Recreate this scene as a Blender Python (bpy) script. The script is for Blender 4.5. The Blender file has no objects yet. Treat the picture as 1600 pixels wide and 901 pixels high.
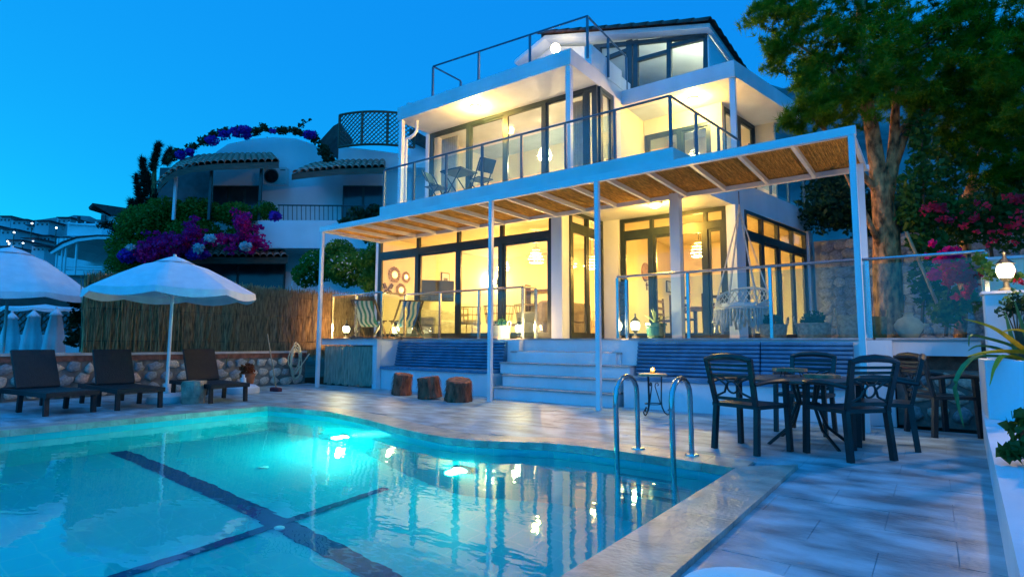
import bpy, math, random
import numpy as np
from mathutils import Vector, Matrix
random.seed(7); RNG = np.random.default_rng(7)
SC = bpy.context.scene
COL = SC.collection
R = math.radians

# ------------------------------------------------------------------ camera
FPX = 891.1
YAW, PIT, ROL = R(36.4), R(5.448), R(0.254)
CAM = Vector((0, 0, 1.0))
_f = Vector((-math.sin(YAW)*math.cos(PIT), math.cos(YAW)*math.cos(PIT), math.sin(PIT)))
_r0 = Vector((math.cos(YAW), math.sin(YAW), 0)); _u0 = _r0.cross(_f)
_r = math.cos(ROL)*_r0 + math.sin(ROL)*_u0
_u = -math.sin(ROL)*_r0 + math.cos(ROL)*_u0
cd = bpy.data.cameras.new('camera'); cam = bpy.data.objects.new('camera', cd); COL.objects.link(cam)
m = Matrix.Identity(4)
for i in range(3):
    m[i][0], m[i][1], m[i][2], m[i][3] = _r[i], _u[i], -_f[i], CAM[i]
cam.matrix_world = m
cd.sensor_width = 36; cd.lens = 36*FPX/1600; cd.clip_start = .05; cd.clip_end = 4000
SC.camera = cam

# ------------------------------------------------------------------ sky, dusk fill, exposure
SUN_EL, SUN_AZ = R(3.0), R(205)
w = bpy.data.worlds.new('World'); SC.world = w; w.use_nodes = True
nt = w.node_tree; nt.nodes.clear()
sky = nt.nodes.new('ShaderNodeTexSky'); sky.sky_type = 'NISHITA'; sky.sun_disc = False
sky.sun_elevation = SUN_EL; sky.sun_rotation = R(-95); sky.air_density = 1.0; sky.dust_density = .3; sky.ozone_density = 4.0
mul = nt.nodes.new('ShaderNodeMix'); mul.data_type = 'RGBA'; mul.blend_type = 'MULTIPLY'; mul.inputs[0].default_value = 1
mul.inputs[7].default_value = (.006, .30, .13, 1)
add = nt.nodes.new('ShaderNodeMix'); add.data_type = 'RGBA'; add.blend_type = 'ADD'; add.inputs[0].default_value = 1
add.inputs[7].default_value = (.006, .34, 1.36, 1)
bg = nt.nodes.new('ShaderNodeBackground'); bg.inputs[1].default_value = .15
out = nt.nodes.new('ShaderNodeOutputWorld')
nt.links.new(sky.outputs[0], mul.inputs[6]); nt.links.new(mul.outputs[2], add.inputs[6]); nt.links.new(add.outputs[2], bg.inputs[0]); nt.links.new(bg.outputs[0], out.inputs[0])

sl = bpy.data.lights.new('dusk_fill', 'SUN'); sl.energy = .38; sl.angle = R(110); sl.color = (.018, .40, 1)
so = bpy.data.objects.new('dusk_fill', sl); COL.objects.link(so)
so.rotation_euler = (R(48), 0, R(-10))     # soft blue fill from behind the camera, added to lift the dusk ambient

SC.view_settings.view_transform = 'Standard'; SC.view_settings.look = 'None'
SC.view_settings.exposure = 2.0; SC.view_settings.gamma = 1; SC.view_settings.use_curve_mapping = False
SC.cycles.max_bounces = 8; SC.cycles.transparent_max_bounces = 24; SC.cycles.diffuse_bounces = 3
SC.cycles.glossy_bounces = 4; SC.cycles.transmission_bounces = 6
SC.cycles.sample_clamp_indirect = 4; SC.cycles.blur_glossy = 1.0
SC.cycles.use_denoising = True

# ------------------------------------------------------------------ pixel helpers (1600 x 901 photo pixels)
def ray(x, y): return _r*(x-800) - _u*(y-450.5) + _f*FPX
def pz(x, y, z): d = ray(x, y); return CAM + d*((z-CAM.z)/d.z)
def py(x, y, Y): d = ray(x, y); return CAM + d*(Y/d.y)
def pxx(x, y, X): d = ray(x, y); return CAM + d*(X/d.x)
def pd(x, y, D): return CAM + ray(x, y)*(D/FPX)

# ------------------------------------------------------------------ materials
MATS = {}
def lin(c): return tuple(max(0., min(1., v)) for v in c)
def M(name, col, rough=.6, var=.12, scale=4., bump=0., metal=0., spec=.5, stretch=(1, 1, 1), col2=None, bscale=None, detail=5, bdist=.02):
    if name in MATS: return MATS[name]
    mt = bpy.data.materials.new(name); mt.use_nodes = True; n = mt.node_tree.nodes; l = mt.node_tree.links
    b = n['Principled BSDF']; b.inputs['Roughness'].default_value = rough; b.inputs['Metallic'].default_value = metal
    b.inputs['Specular IOR Level'].default_value = spec
    tc = n.new('ShaderNodeTexCoord'); mp = n.new('ShaderNodeMapping'); mp.inputs['Scale'].default_value = stretch
    l.new(tc.outputs['Object'], mp.inputs[0])
    nz = n.new('ShaderNodeTexNoise'); nz.inputs['Scale'].default_value = scale; nz.inputs['Detail'].default_value = detail
    l.new(mp.outputs[0], nz.inputs['Vector'])
    cr = n.new('ShaderNodeValToRGB')
    c1 = col2 if col2 else lin([v*(1+var) for v in col]); c0 = lin([v*(1-var) for v in col])
    cr.color_ramp.elements[0].position = .34; cr.color_ramp.elements[1].position = .66
    cr.color_ramp.elements[0].color = (*c0, 1); cr.color_ramp.elements[1].color = (*c1, 1)
    l.new(nz.outputs['Fac'], cr.inputs[0]); l.new(cr.outputs[0], b.inputs['Base Color'])
    if bump:
        bn = n.new('ShaderNodeTexNoise'); bn.inputs['Scale'].default_value = bscale or scale*6; bn.inputs['Detail'].default_value = 6
        l.new(mp.outputs[0], bn.inputs['Vector'])
        bp = n.new('ShaderNodeBump'); bp.inputs['Strength'].default_value = bump; bp.inputs['Distance'].default_value = bdist
        l.new(bn.outputs['Fac'], bp.inputs['Height']); l.new(bp.outputs[0], b.inputs['Normal'])
    MATS[name] = mt; return mt
def EM(name, col, s):
    if name in MATS: return MATS[name]
    mt = bpy.data.materials.new(name); mt.use_nodes = True; n = mt.node_tree.nodes
    b = n['Principled BSDF']; b.inputs['Base Color'].default_value = (.8, .8, .8, 1)
    b.inputs['Emission Color'].default_value = (*col, 1); b.inputs['Emission Strength'].default_value = s
    MATS[name] = mt; return mt
def GL(name, tint, base=.04, rough=.0):
    if name in MATS: return MATS[name]
    mt = bpy.data.materials.new(name); mt.use_nodes = True; n = mt.node_tree.nodes; l = mt.node_tree.links; n.clear()
    o = n.new('ShaderNodeOutputMaterial'); mx = n.new('ShaderNodeMixShader'); t = n.new('ShaderNodeBsdfTransparent'); g = n.new('ShaderNodeBsdfGlossy')
    t.inputs[0].default_value = (*tint, 1); g.inputs['Roughness'].default_value = rough
    fr = n.new('ShaderNodeFresnel'); fr.inputs[0].default_value = 1.45
    ad = n.new('ShaderNodeMath'); ad.operation = 'ADD'; ad.inputs[1].default_value = base; ad.use_clamp = True
    l.new(fr.outputs[0], ad.inputs[0]); l.new(ad.outputs[0], mx.inputs[0]); l.new(t.outputs[0], mx.inputs[1]); l.new(g.outputs[0], mx.inputs[2])
    l.new(mx.outputs[0], o.inputs[0]); MATS[name] = mt; return mt
def FOL(name, c0, c1, scale=1.2, trans=.35, c2=None):
    """foliage: colour varies leaf to leaf and clump to clump, partly translucent"""
    if name in MATS: return MATS[name]
    mt = bpy.data.materials.new(name); mt.use_nodes = True; n = mt.node_tree.nodes; l = mt.node_tree.links; n.clear()
    o = n.new('ShaderNodeOutputMaterial'); tc = n.new('ShaderNodeTexCoord')
    nz = n.new('ShaderNodeTexNoise'); nz.inputs['Scale'].default_value = scale; nz.inputs['Detail'].default_value = 8; nz.inputs['Roughness'].default_value = .7
    l.new(tc.outputs['Object'], nz.inputs['Vector'])
    cr = n.new('ShaderNodeValToRGB'); cr.color_ramp.elements[0].position = .36; cr.color_ramp.elements[1].position = .64
    cr.color_ramp.elements[0].color = (*c0, 1); cr.color_ramp.elements[1].color = (*c1, 1)
    if c2:
        e = cr.color_ramp.elements.new(.8); e.color = (*c2, 1)
    l.new(nz.outputs['Fac'], cr.inputs[0])
    d = n.new('ShaderNodeBsdfDiffuse'); t = n.new('ShaderNodeBsdfTranslucent'); mx = n.new('ShaderNodeMixShader'); mx.inputs[0].default_value = trans
    l.new(cr.outputs[0], d.inputs[0]); l.new(cr.outputs[0], t.inputs[0]); l.new(d.outputs[0], mx.inputs[1]); l.new(t.outputs[0], mx.inputs[2])
    g = n.new('ShaderNodeBsdfGlossy'); g.inputs['Roughness'].default_value = .45; g.inputs[0].default_value = (.6, .6, .6, 1)
    m2 = n.new('ShaderNodeMixShader'); m2.inputs[0].default_value = .02
    l.new(mx.outputs[0], m2.inputs[1]); l.new(g.outputs[0], m2.inputs[2]); l.new(m2.outputs[0], o.inputs[0])
    MATS[name] = mt; return mt

white = M('white_paint', (.66, .70, .74), .6, .09, 1.6, .25, bscale=26, stretch=(1, 1, .35), detail=9)
whitemetal = M('white_metal', (.74, .75, .78), .35, .04, 3)
cream = M('cream_plaster', (.84, .74, .55), .7, .04, 1.5, .1, bscale=25)
darkframe = M('dark_frame', (.018, .03, .034), .35, .25, 6)
steel = M('brushed_steel', (.55, .57, .58), .25, .08, 8, metal=1)
glass = GL('window_glass', (.97, .97, .95), .02)
railglass = GL('rail_glass', (.64, .87, .92), .03)
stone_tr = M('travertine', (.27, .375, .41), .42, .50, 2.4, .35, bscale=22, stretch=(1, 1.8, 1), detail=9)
marble = M('step_nosing', (.34, .32, .31), .45, .25, 6, .2)
blackpl = M('black_plastic', (.012, .018, .020), .38, .3, 9, .12, bscale=60)
rope_c = M('cotton_rope', (.66, .62, .55), .85, .12, 20, .5, bscale=80)

# ------------------------------------------------------------------ mesh builder
ORG = {}
class MB:
    def __init__(s): s.v = []; s.f = []
    def add(s, vs, fs):
        o = len(s.v); s.v += [tuple(v) for v in vs]; s.f += [tuple(i+o for i in f) for f in fs]; return s
    def box(s, x0, x1, y0, y1, z0, z1):
        return s.add([(x, y, z) for z in (z0, z1) for y in (y0, y1) for x in (x0, x1)],
                     [(0, 2, 3, 1), (4, 5, 7, 6), (0, 1, 5, 4), (2, 6, 7, 3), (0, 4, 6, 2), (1, 3, 7, 5)])
    def cbox(s, x0, x1, y0, y1, z0, z1, c=.02):
        """box with chamfered vertical and top edges"""
        p = [(x0+c, y0), (x1-c, y0), (x1, y0+c), (x1, y1-c), (x1-c, y1), (x0+c, y1), (x0, y1-c), (x0, y0+c)]
        q = [(x0+2*c, y0+c), (x1-2*c, y0+c), (x1-c, y0+2*c), (x1-c, y1-2*c), (x1-2*c, y1-c), (x0+2*c, y1-c), (x0+c, y1-2*c), (x0+c, y0+2*c)]
        vs = [(a, b, z0) for a, b in p]+[(a, b, z1-c) for a, b in p]+[(a, b, z1) for a, b in q]
        fs = [tuple(range(7, -1, -1)), tuple(range(16, 24))]
        for k in (0, 8):
            fs += [(k+i, k+(i+1) % 8, k+8+(i+1) % 8, k+8+i) for i in range(8)]
        return s.add(vs, fs)
    def prism(s, poly, z0, z1):
        n = len(poly)
        return s.add([(p[0], p[1], z0) for p in poly]+[(p[0], p[1], z1) for p in poly],
                     [tuple(range(n-1, -1, -1)), tuple(range(n, 2*n))]+[(i, (i+1) % n, n+(i+1) % n, n+i) for i in range(n)])
    def beam(s, a, b, w, h, up=(0, 0, 1)):
        """rectangular bar from a to b, w across, h along up"""
        a, b = Vector(a), Vector(b); d = (b-a).normalized(); up = Vector(up)
        if abs(d.dot(up)) > .95: up = Vector((0, 1, 0))
        sd = d.cross(up).normalized()*(w/2); un = sd.cross(d).normalized()*(h/2)
        vs = [p+q for p in (a, b) for q in (-sd-un, sd-un, sd+un, -sd+un)]
        return s.add(vs, [(0, 1, 2, 3), (7, 6, 5, 4), (0, 4, 5, 1), (1, 5, 6, 2), (2, 6, 7, 3), (3, 7, 4, 0)])
    def tube(s, pts, rad, seg=8, cap=True):
        pts = [Vector(p) for p in pts]; n = len(pts)
        rads = rad if isinstance(rad, (list, tuple)) else [rad]*n
        rings = []; prev = None
        for i, p in enumerate(pts):
            d = (pts[min(i+1, n-1)]-pts[max(i-1, 0)])
            d = d.normalized() if d.length > 1e-9 else Vector((0, 0, 1))
            if prev is None:
                a = Vector((0, 0, 1)) if abs(d.z) < .9 else Vector((1, 0, 0)); sx = d.cross(a).normalized()
            else:
                sx = (prev-d*prev.dot(d)); sx = sx.normalized() if sx.length > 1e-6 else d.orthogonal().normalized()
            prev = sx; sy = d.cross(sx)
            rings.append([p+(sx*math.cos(2*math.pi*k/seg)+sy*math.sin(2*math.pi*k/seg))*rads[i] for k in range(seg)])
        vs = [v for r_ in rings for v in r_]
        fs = [(i*seg+k, i*seg+(k+1) % seg, (i+1)*seg+(k+1) % seg, (i+1)*seg+k) for i in range(n-1) for k in range(seg)]
        if cap: fs += [tuple(range(seg-1, -1, -1)), tuple(range((n-1)*seg, n*seg))]
        return s.add(vs, fs)
    def lathe(s, prof, c=(0, 0, 0), seg=20, cap=True):
        n = len(prof)
        vs = [(c[0]+r_*math.cos(2*math.pi*k/seg), c[1]+r_*math.sin(2*math.pi*k/seg), c[2]+z) for r_, z in prof for k in range(seg)]
        fs = [(i*seg+k, i*seg+(k+1) % seg, (i+1)*seg+(k+1) % seg, (i+1)*seg+k) for i in range(n-1) for k in range(seg)]
        if cap: fs += [tuple(range(seg-1, -1, -1)), tuple(range((n-1)*seg, n*seg))]
        return s.add(vs, fs)
    def quad(s, *p): return s.add(p, [tuple(range(len(p)))])
    def ball(s, c, r_, seg=10, rings=7, sq=(1, 1, 1)):
        prof = [(r_*math.sin(math.pi*i/rings), -r_*math.cos(math.pi*i/rings)) for i in range(rings+1)]
        prof[0] = (1e-4, prof[0][1]); prof[-1] = (1e-4, prof[-1][1])
        t = MB().lathe(prof, (0, 0, 0), seg)
        return s.add([(c[0]+a*sq[0], c[1]+b*sq[1], c[2]+d*sq[2]) for a, b, d in t.v], t.f)
    def xf(s, mat): s.v = [tuple(mat @ Vector(v)) for v in s.v]; return s
    def build(s, name, mat, parent=None, smooth=False, local=False, kind=None):
        me = bpy.data.meshes.new(name)
        o0 = ORG.get(parent.name, Vector()) if (parent is not None and not local) else Vector()
        me.from_pydata([(v[0]-o0[0], v[1]-o0[1], v[2]-o0[2]) for v in s.v], [], s.f); me.update()
        if smooth:
            me.polygons.foreach_set('use_smooth', [True]*len(me.polygons))
            if smooth != 2: me.set_sharp_from_angle(angle=R(40))
        o = bpy.data.objects.new(name, me); COL.objects.link(o); me.materials.append(mat)
        if parent is not None: o.parent = parent; ORG[o.name] = o0
        else: ORG[o.name] = Vector()
        if kind: o['kind'] = kind
        return o
def tag(o, label, cat, group=None):
    o['label'] = label; o['category'] = cat
    if group: o['group'] = group
    return o
def thing(name, label, cat, loc=(0, 0, 0), rz=0, group=None):
    o = bpy.data.objects.new(name, None); COL.objects.link(o); o.location = loc; o.rotation_euler = (0, 0, rz)
    o.empty_display_size = .2; ORG[o.name] = Vector(loc); return tag(o, label, cat, group)
def dup(root, loc, rz=0, label=None, group=None):
    def cp(o, par):
        c = o.copy(); COL.objects.link(c); c.parent = par; ORG[c.name] = Vector(loc)
        for ch in o.children: cp(ch, c)
        return c
    r_ = cp(root, None); r_.location = loc; r_.rotation_euler = (0, 0, rz)
    if label: r_['label'] = label
    if group: r_['group'] = group
    return r_
def inst(src, parent, mat4, name=None):
    """a piece that shares mesh data; mat4 is its place in the world"""
    c = bpy.data.objects.new(name or src.name.split('.')[0], src); COL.objects.link(c); c.parent = parent
    o0 = ORG.get(parent.name, Vector()); c.matrix_local = Matrix.Translation(-o0) @ mat4; ORG[c.name] = o0
    return c
def lamp(parent, loc, e, col=(1, .62, .25), rad=.06, name='light', spot=None):
    d = bpy.data.lights.new(name, 'SPOT' if spot else 'POINT'); d.energy = e; d.color = col; d.shadow_soft_size = rad
    if spot: d.spot_size = R(spot); d.spot_blend = .6
    o = bpy.data.objects.new(name, d); COL.objects.link(o); o.parent = parent
    o.location = Vector(loc)-ORG.get(parent.name, Vector()); return o
def arr_mesh(name, verts, nside, mat, parent=None, kind=None, smooth=False):
    """verts (N*nside,3) numpy, each nside run is one face"""
    o0 = np.array(ORG.get(parent.name, Vector())) if parent is not None else np.zeros(3)
    v = (np.asarray(verts, dtype=np.float32)-o0).astype(np.float32); n = len(v); nf = n//nside
    me = bpy.data.meshes.new(name); me.vertices.add(n); me.vertices.foreach_set('co', v.ravel())
    me.loops.add(n); me.loops.foreach_set('vertex_index', np.arange(n, dtype=np.int32))
    me.polygons.add(nf); me.polygons.foreach_set('loop_start', np.arange(0, n, nside, dtype=np.int32))
    me.update(calc_edges=True); me.materials.append(mat)
    o = bpy.data.objects.new(name, me); COL.objects.link(o)
    if parent is not None: o.parent = parent; ORG[o.name] = Vector(o0)
    if kind: o['kind'] = kind
    return o
def unit(n):
    v = RNG.normal(size=(n, 3)); return v/np.linalg.norm(v, axis=1)[:, None]
def ell(n, c, r_, shell=.45):
    q = unit(n)*(RNG.random(n)[:, None]**shell); return np.array(c)+q*np.array(r_)
def leaves(name, pts, size, mat, parent=None, asp=.55, droop=0., kind=None, cup=True):
    n = len(pts); a = unit(n); a[:, 2] -= droop; a /= np.linalg.norm(a, axis=1)[:, None]
    b = np.cross(a, unit(n)); b /= np.linalg.norm(b, axis=1)[:, None]
    s_ = (size*(.6+.8*RNG.random(n)))[:, None]
    v = np.stack([pts-a*s_*.5, pts+b*s_*asp*.5, pts+a*s_*.5, pts-b*s_*asp*.5], 1).reshape(-1, 3)
    return arr_mesh(name, v, 4, mat, parent, kind)
def needles(name, pts, L, mat, parent, k=9, wd=.006, up=.25):
    n = len(pts); P_ = np.repeat(pts, k, 0); d = unit(n*k); ax = np.repeat(unit(n), k, 0); d = d*.8+ax*.7; d[:, 2] += up
    d /= np.linalg.norm(d, axis=1)[:, None]; b = np.cross(d, unit(n*k)); b /= np.linalg.norm(b, axis=1)[:, None]
    l_ = (L*(.6+.7*RNG.random(n*k)))[:, None]
    v = np.stack([P_-b*wd, P_+b*wd, P_+d*l_], 1).reshape(-1, 3)
    return arr_mesh(name, v, 3, mat, parent)
# ================================================================== SETTING: ground, hills, deck, pool, terrace
T = 1.06                      # terrace level
soil = M('garden_soil', (.07, .06, .04), .9, .35, 1.5, .4)
def struct(name, mb, mat, parent=None, smooth=False):
    o = mb.build(name, mat, parent, smooth)
    if parent is None: o['kind'] = 'structure'
    return o
struct('ground', MB().quad((-1500, -1500, -2.64), (1500, -1500, -2.64), (1500, 1500, -2.64), (-1500, 1500, -2.64)), soil)
struct('neighbour_garden', MB().box(-60, -12.62, -30, 60, -2.6, .12), soil)
struct('back_garden', MB().box(-12.6, 14, 15.6, 60, -2.6, 1.0), soil)
struct('side_garden', MB().prism([(-2.0, 9.5), (14, 9.5), (14, 15.58), (-2.0, 15.58)], -2.6, 1.0), soil)
# far hills: a ring of rough slopes
hb = MB(); NA, NR = 120, 14
prof = [(-700, 350), (0, 352), (120, 338), (200, 345), (330, 335), (480, 300), (760, 250), (1000, 190), (1130, 128), (1190, 112), (1240, 128), (1330, 95), (1600, 80), (2300, 150)]
for i in range(NA+1):
    xx = -700+3000*i/NA
    yy = np.interp(xx, [p[0] for p in prof], [p[1] for p in prof])
    d = ray(xx, 535); a = Vector((d.x, d.y, 0)).normalized()
    el = (535-yy)/math.sqrt(FPX**2+(xx-800)**2)
    for j in range(NR+1):
        t = j/NR; dist = 150+170*t
        h = el*320*(t**.8)+(math.sin(xx*.021+j)*2.2+math.sin(xx*.05+j*2.1)*1.6+random.uniform(-1, 1))*t*(1 if j < NR else .6)
        hb.v.append((a.x*dist, a.y*dist, -4+h+5*t))
for i in range(NA):
    for j in range(NR):
        k = i*(NR+1)+j; hb.f.append((k, k+NR+1, k+NR+2, k+1))
hills = struct('hills', hb, M('hill_scrub', (.10, .13, .13), .95, .5, .06, .3, detail=9), smooth=True)

# ---------------- pool outline
PX0, PX1 = -8.38, -1.28
edge = [(-8.38, 5.0), (-7.9, 5.06), (-7.35, 5.13), (-7.0, 5.14), (-6.75, 5.10), (-6.5, 5.05), (-6.1, 4.98), (-5.7, 4.87), (-5.3, 4.75), (-4.9, 4.65), (-4.5, 4.57), (-4.1, 4.54),
        (-3.85, 4.58), (-3.6, 4.68), (-3.35, 4.82), (-3.1, 4.92), (-2.8, 4.96), (-2.3, 4.95), (-1.8, 4.92), (-1.28, 4.86)]
EX = [e[0] for e in edge]; EY = [e[1] for e in edge]
def fy(x): return float(np.interp(x, EX, EY))
PY0 = -6.0; WZ = -.10; FZ = -1.76
outline = [(PX0, PY0), (PX1, PY0)]+[e for e in reversed(edge)]
# deck slab with the pool cut out (quads between columns)
dk = MB(); XS = [-12.4]+EX+[.62]
dk.box(-12.4, PX0-.02, -7, 8.45, -.3, -.005); dk.box(PX1+.02, 3.0, -7, 8.45, -.3, -.005)
for a, b in zip(EX[:-1], EX[1:]):
    dk.prism([(a, fy(a)+.03), (b, fy(b)+.03), (b, 8.45), (a, 8.45)], -.3, -.005)
dk.box(-12.4, 3, -9, -7.002, -.3, -.005)
grout = M('deck_grout', (.27, .33, .36), .8, .25, 3, .2)
deck = struct('pool_deck', dk, grout)
# travertine paving, each slab a piece, clipped to the wavy pool edge
CW = .34
def tile_poly(x0, x1, y0, y1):
    """clip to outside the pool + coping"""
    if x1 <= PX0-CW or x0 >= PX1+CW or y0 > 5.6: return [(x0, y0), (x1, y0), (x1, y1), (x0, y1)]
    lo0 = max(y0, fy(x0)+CW+.004); lo1 = max(y0, fy(x1)+CW+.004)
    if y1-max(lo0, lo1) < .04: return None
    xm = (x0+x1)/2; lom = max(y0, fy(xm)+CW+.004)
    return [(x0, lo0), (xm, lom), (x1, lo1), (x1, y1), (x0, y1)]
tw, th = .62, .42; g = .0015
row = 0; y = .0
while y < 8.4:
    x = -12.36-(tw/2 if row % 2 else 0)
    while x < .6:
        x0, x1 = max(x, -12.38), min(x+tw, .62); y1 = min(y+th, 8.42)
        ok = x1-x0 > .08
        if y < 4.6 and x0 > PX0-CW-.004 and x1 < PX1+CW+.004: ok = False
        if ok:
            cuts_ = [x0]+[c_ for c_ in (PX0-CW, PX1+CW) if x0+.01 < c_ < x1-.01]+[x1]
            for xa, xb in zip(cuts_[:-1], cuts_[1:]):
                pl = tile_poly(xa+g, xb-g, y+g, y1-g)
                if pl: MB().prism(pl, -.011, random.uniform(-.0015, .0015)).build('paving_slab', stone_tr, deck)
        x += tw
    y += th; row += 1
# coping stones
cop = M('coping_stone', (.44, .37, .31), .35, .3, 5, .5, bscale=30)
L_ = 0
ex2 = np.arange(PX0, PX1, .52); ex2 = list(ex2)+[PX1]
for a, b in zip(ex2[:-1], ex2[1:]):
    n = 5; xs = np.linspace(a+.002, b-.002, n)
    pl = [(x, fy(x)-.03) for x in xs]+[(x, fy(x)+CW) for x in reversed(xs)]
    MB().prism(pl, -.06, .012).build('coping_stone', cop, deck)
for k in range(14):
    y1 = 4.86+CW-k*.62; y0 = y1-.616
    MB().prism([(PX1-.03, y0), (PX1+CW, y0), (PX1+CW, y1), (PX1-.03, min(y1, 4.83))], -.06, .03).build('coping_stone', cop, deck)
    y1 = 5.0-k*.62; y0 = y1-.616
    if k < 12: MB().box(PX0-CW, PX0+.03, y0, y1, -.06, .012).build('coping_stone', cop, deck)
MB().box(PX0-CW, PX0-.003, 5.003, 5.34, -.06, .0115).build('coping_stone', cop, deck)
# ---------------- basin
def pool_mat(name, c0, c1, sc):
    mt = bpy.data.materials.new(name); mt.use_nodes = True; n = mt.node_tree.nodes; l = mt.node_tree.links; b = n['Principled BSDF']
    tc = n.new('ShaderNodeTexCoord'); br = n.new('ShaderNodeTexBrick'); br.inputs['Scale'].default_value = sc; br.offset = 0
    br.inputs['Color1'].default_value = (*c0, 1); br.inputs['Color2'].default_value = (*c1, 1); br.inputs['Mortar'].default_value = (.10, .57, .63, 1)
    br.inputs['Mortar Size'].default_value = .006; br.inputs['Brick Width'].default_value = .25; br.inputs['Row Height'].default_value = .25
    cx = n.new('ShaderNodeCombineXYZ'); sp = n.new('ShaderNodeSeparateXYZ'); ge = n.new('ShaderNodeNewGeometry'); sn = n.new('ShaderNodeSeparateXYZ')
    l.new(tc.outputs['Object'], sp.inputs[0]); l.new(ge.outputs['Normal'], sn.inputs[0])
    ab = n.new('ShaderNodeMath'); ab.operation = 'ABSOLUTE'; l.new(sn.outputs[2], ab.inputs[0])
    su = n.new('ShaderNodeMath'); su.operation = 'ADD'; l.new(sp.outputs[0], su.inputs[0]); l.new(sp.outputs[1], su.inputs[1])
    ma = n.new('ShaderNodeMix'); ma.data_type = 'FLOAT'; l.new(ab.outputs[0], ma.inputs[0]); l.new(su.outputs[0], ma.inputs[2]); l.new(sp.outputs[0], ma.inputs[3])
    mb_ = n.new('ShaderNodeMix'); mb_.data_type = 'FLOAT'; l.new(ab.outputs[0], mb_.inputs[0]); l.new(sp.outputs[2], mb_.inputs[2]); l.new(sp.outputs[1], mb_.inputs[3])
    l.new(ma.outputs[0], cx.inputs[0]); l.new(mb_.outputs[0], cx.inputs[1]); l.new(cx.outputs[0], br.inputs['Vector'])
    l.new(br.outputs[0], b.inputs['Base Color']); b.inputs['Roughness'].default_value = .4
    return mt
pm = pool_mat('pool_mosaic', (.02, .53, .61), (.025, .545, .62), 1.0)
bs = MB(); n = len(outline)
bs.add([(p[0], p[1], FZ) for p in outline]+[(p[0], p[1], -.055) for p in outline], [tuple(range(n))]+[(i, n+i, n+(i+1) % n, (i+1) % n) for i in range(n)])
pool = struct('pool_basin', bs, pm)
navy = M('navy_tile', (.02, .06, .20), .4, .2, 12)
MB().box(PX0+.01, PX1-.3, 2.88, 3.08, FZ+.004, FZ+.008).build('lane_stripe', navy, pool)
MB().box(-4.77, -4.67, PY0+.2, 4.2, FZ+.012, FZ+.016).build('lane_stripe', navy, pool)
drain = M('inlet_white', (.8, .8, .78), .4, .05)
for x, y in ((412, 730), (437, 825)):
    d = ray(x, y).normalized(); p = CAM+d*((WZ-1)/d.z); q = Vector((d.x/1.333, d.y/1.333, 0)); q.z = -math.sqrt(1-q.length_squared); p = p+q*((FZ-p.z)/q.z)
    MB().lathe([(.05, 0), (.05, .02), (.03, .03)], (p.x, p.y, FZ+.003), 14).build('floor_inlet', drain, pool)
# water: real interface, rippled
wm = bpy.data.materials.new('pool_water'); wm.use_nodes = True; n_ = wm.node_tree.nodes; l_ = wm.node_tree.links; n_.clear()
o_ = n_.new('ShaderNodeOutputMaterial'); gl = n_.new('ShaderNodeBsdfGlass'); gl.inputs['IOR'].default_value = 1.333; gl.inputs['Roughness'].default_value = 0
gl.inputs[0].default_value = (.80, .98, 1, 1)
tc = n_.new('ShaderNodeTexCoord'); mp = n_.new('ShaderNodeMapping'); mp.inputs['Rotation'].default_value = (0, 0, R(36)); mp.inputs['Scale'].default_value = (1, 2.4, 1)
nz = n_.new('ShaderNodeTexNoise'); nz.inputs['Scale'].default_value = 3.2; nz.inputs['Detail'].default_value = 2
bp = n_.new('ShaderNodeBump'); bp.inputs['Strength'].default_value = .16; bp.inputs['Distance'].default_value = .012
l_.new(tc.outputs['Object'], mp.inputs[0]); l_.new(mp.outputs[0], nz.inputs[0]); l_.new(nz.outputs['Fac'], bp.inputs['Height']); l_.new(bp.outputs[0], gl.inputs['Normal']); l_.new(gl.outputs[0], o_.inputs[0])
struct('pool_water', MB().add([(p[0], p[1], WZ) for p in outline], [tuple(range(len(outline)))]), wm)
# underwater lamps in the house-side wall
for x, z in ((-6.5, -1.1), (-3.98, -.95)):
    yy = fy(x)
    t = thing('pool_lamp', 'round underwater lamp glowing in the pool wall below the steps' if x < -5 else 'second underwater lamp, by the curved notch in the pool wall', 'lamp', (x, yy, z))
    MB().lathe([(.14, 0), (.14, .03), (.11, .045)], seg=20).xf(Matrix.Translation((x, yy-.002, z)) @ Matrix.Rotation(R(90), 4, 'X')).build('rim', steel, t)
    MB().lathe([(.10, .0), (.085, .03), (.03, .05)], seg=16).xf(Matrix.Translation((x, yy-.03, z)) @ Matrix.Rotation(R(90), 4, 'X')).build('lens', EM('pool_lens', (.75, 1, .92), 5), t)
    lamp(t, (x, yy-.16, z), 27 if x < -5 else 4, (.05, 1, .72), .08)

# ---------------- terrace block, jut with curtain, steps, benches
ty = 9.16
tb = MB()
tb.prism([(-6.45, ty), (-4.35, ty), (-4.35, 15.5), (-6.45, 15.5)], -.3, T)
tb.prism([(-11.6, 9.0), (-6.452, 9.0), (-6.452, 15.5), (-11.6, 15.5)], -.3, T-.0005)
tb.prism([(-4.348, 9.0), (-.62, 9.0), (-.62, 15.5), (-4.348, 15.5)], -.3, T-.001)
terr = struct('terrace', tb, white)
tf = M('terrace_tile', (.40, .37, .33), .4, .18, 2.5, .15)
# tiled floor and stone edge slabs
MB().box(-11.55, -.66, 9.25, 15.4, T+.001, T+.006).build('floor_tiles', tf, terr)
for k in range(13):
    x0 = -9.75+k*.70; x1 = x0+.696
    if x0 > -.75: break
    yb = 8.96 if (x1 < -6.4 or x0 > -4.4) else ty-.03
    MB().box(x0, min(x1, -.6), yb, 9.245, T+.0015, T+.028).build('edge_slab', marble, terr)
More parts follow.
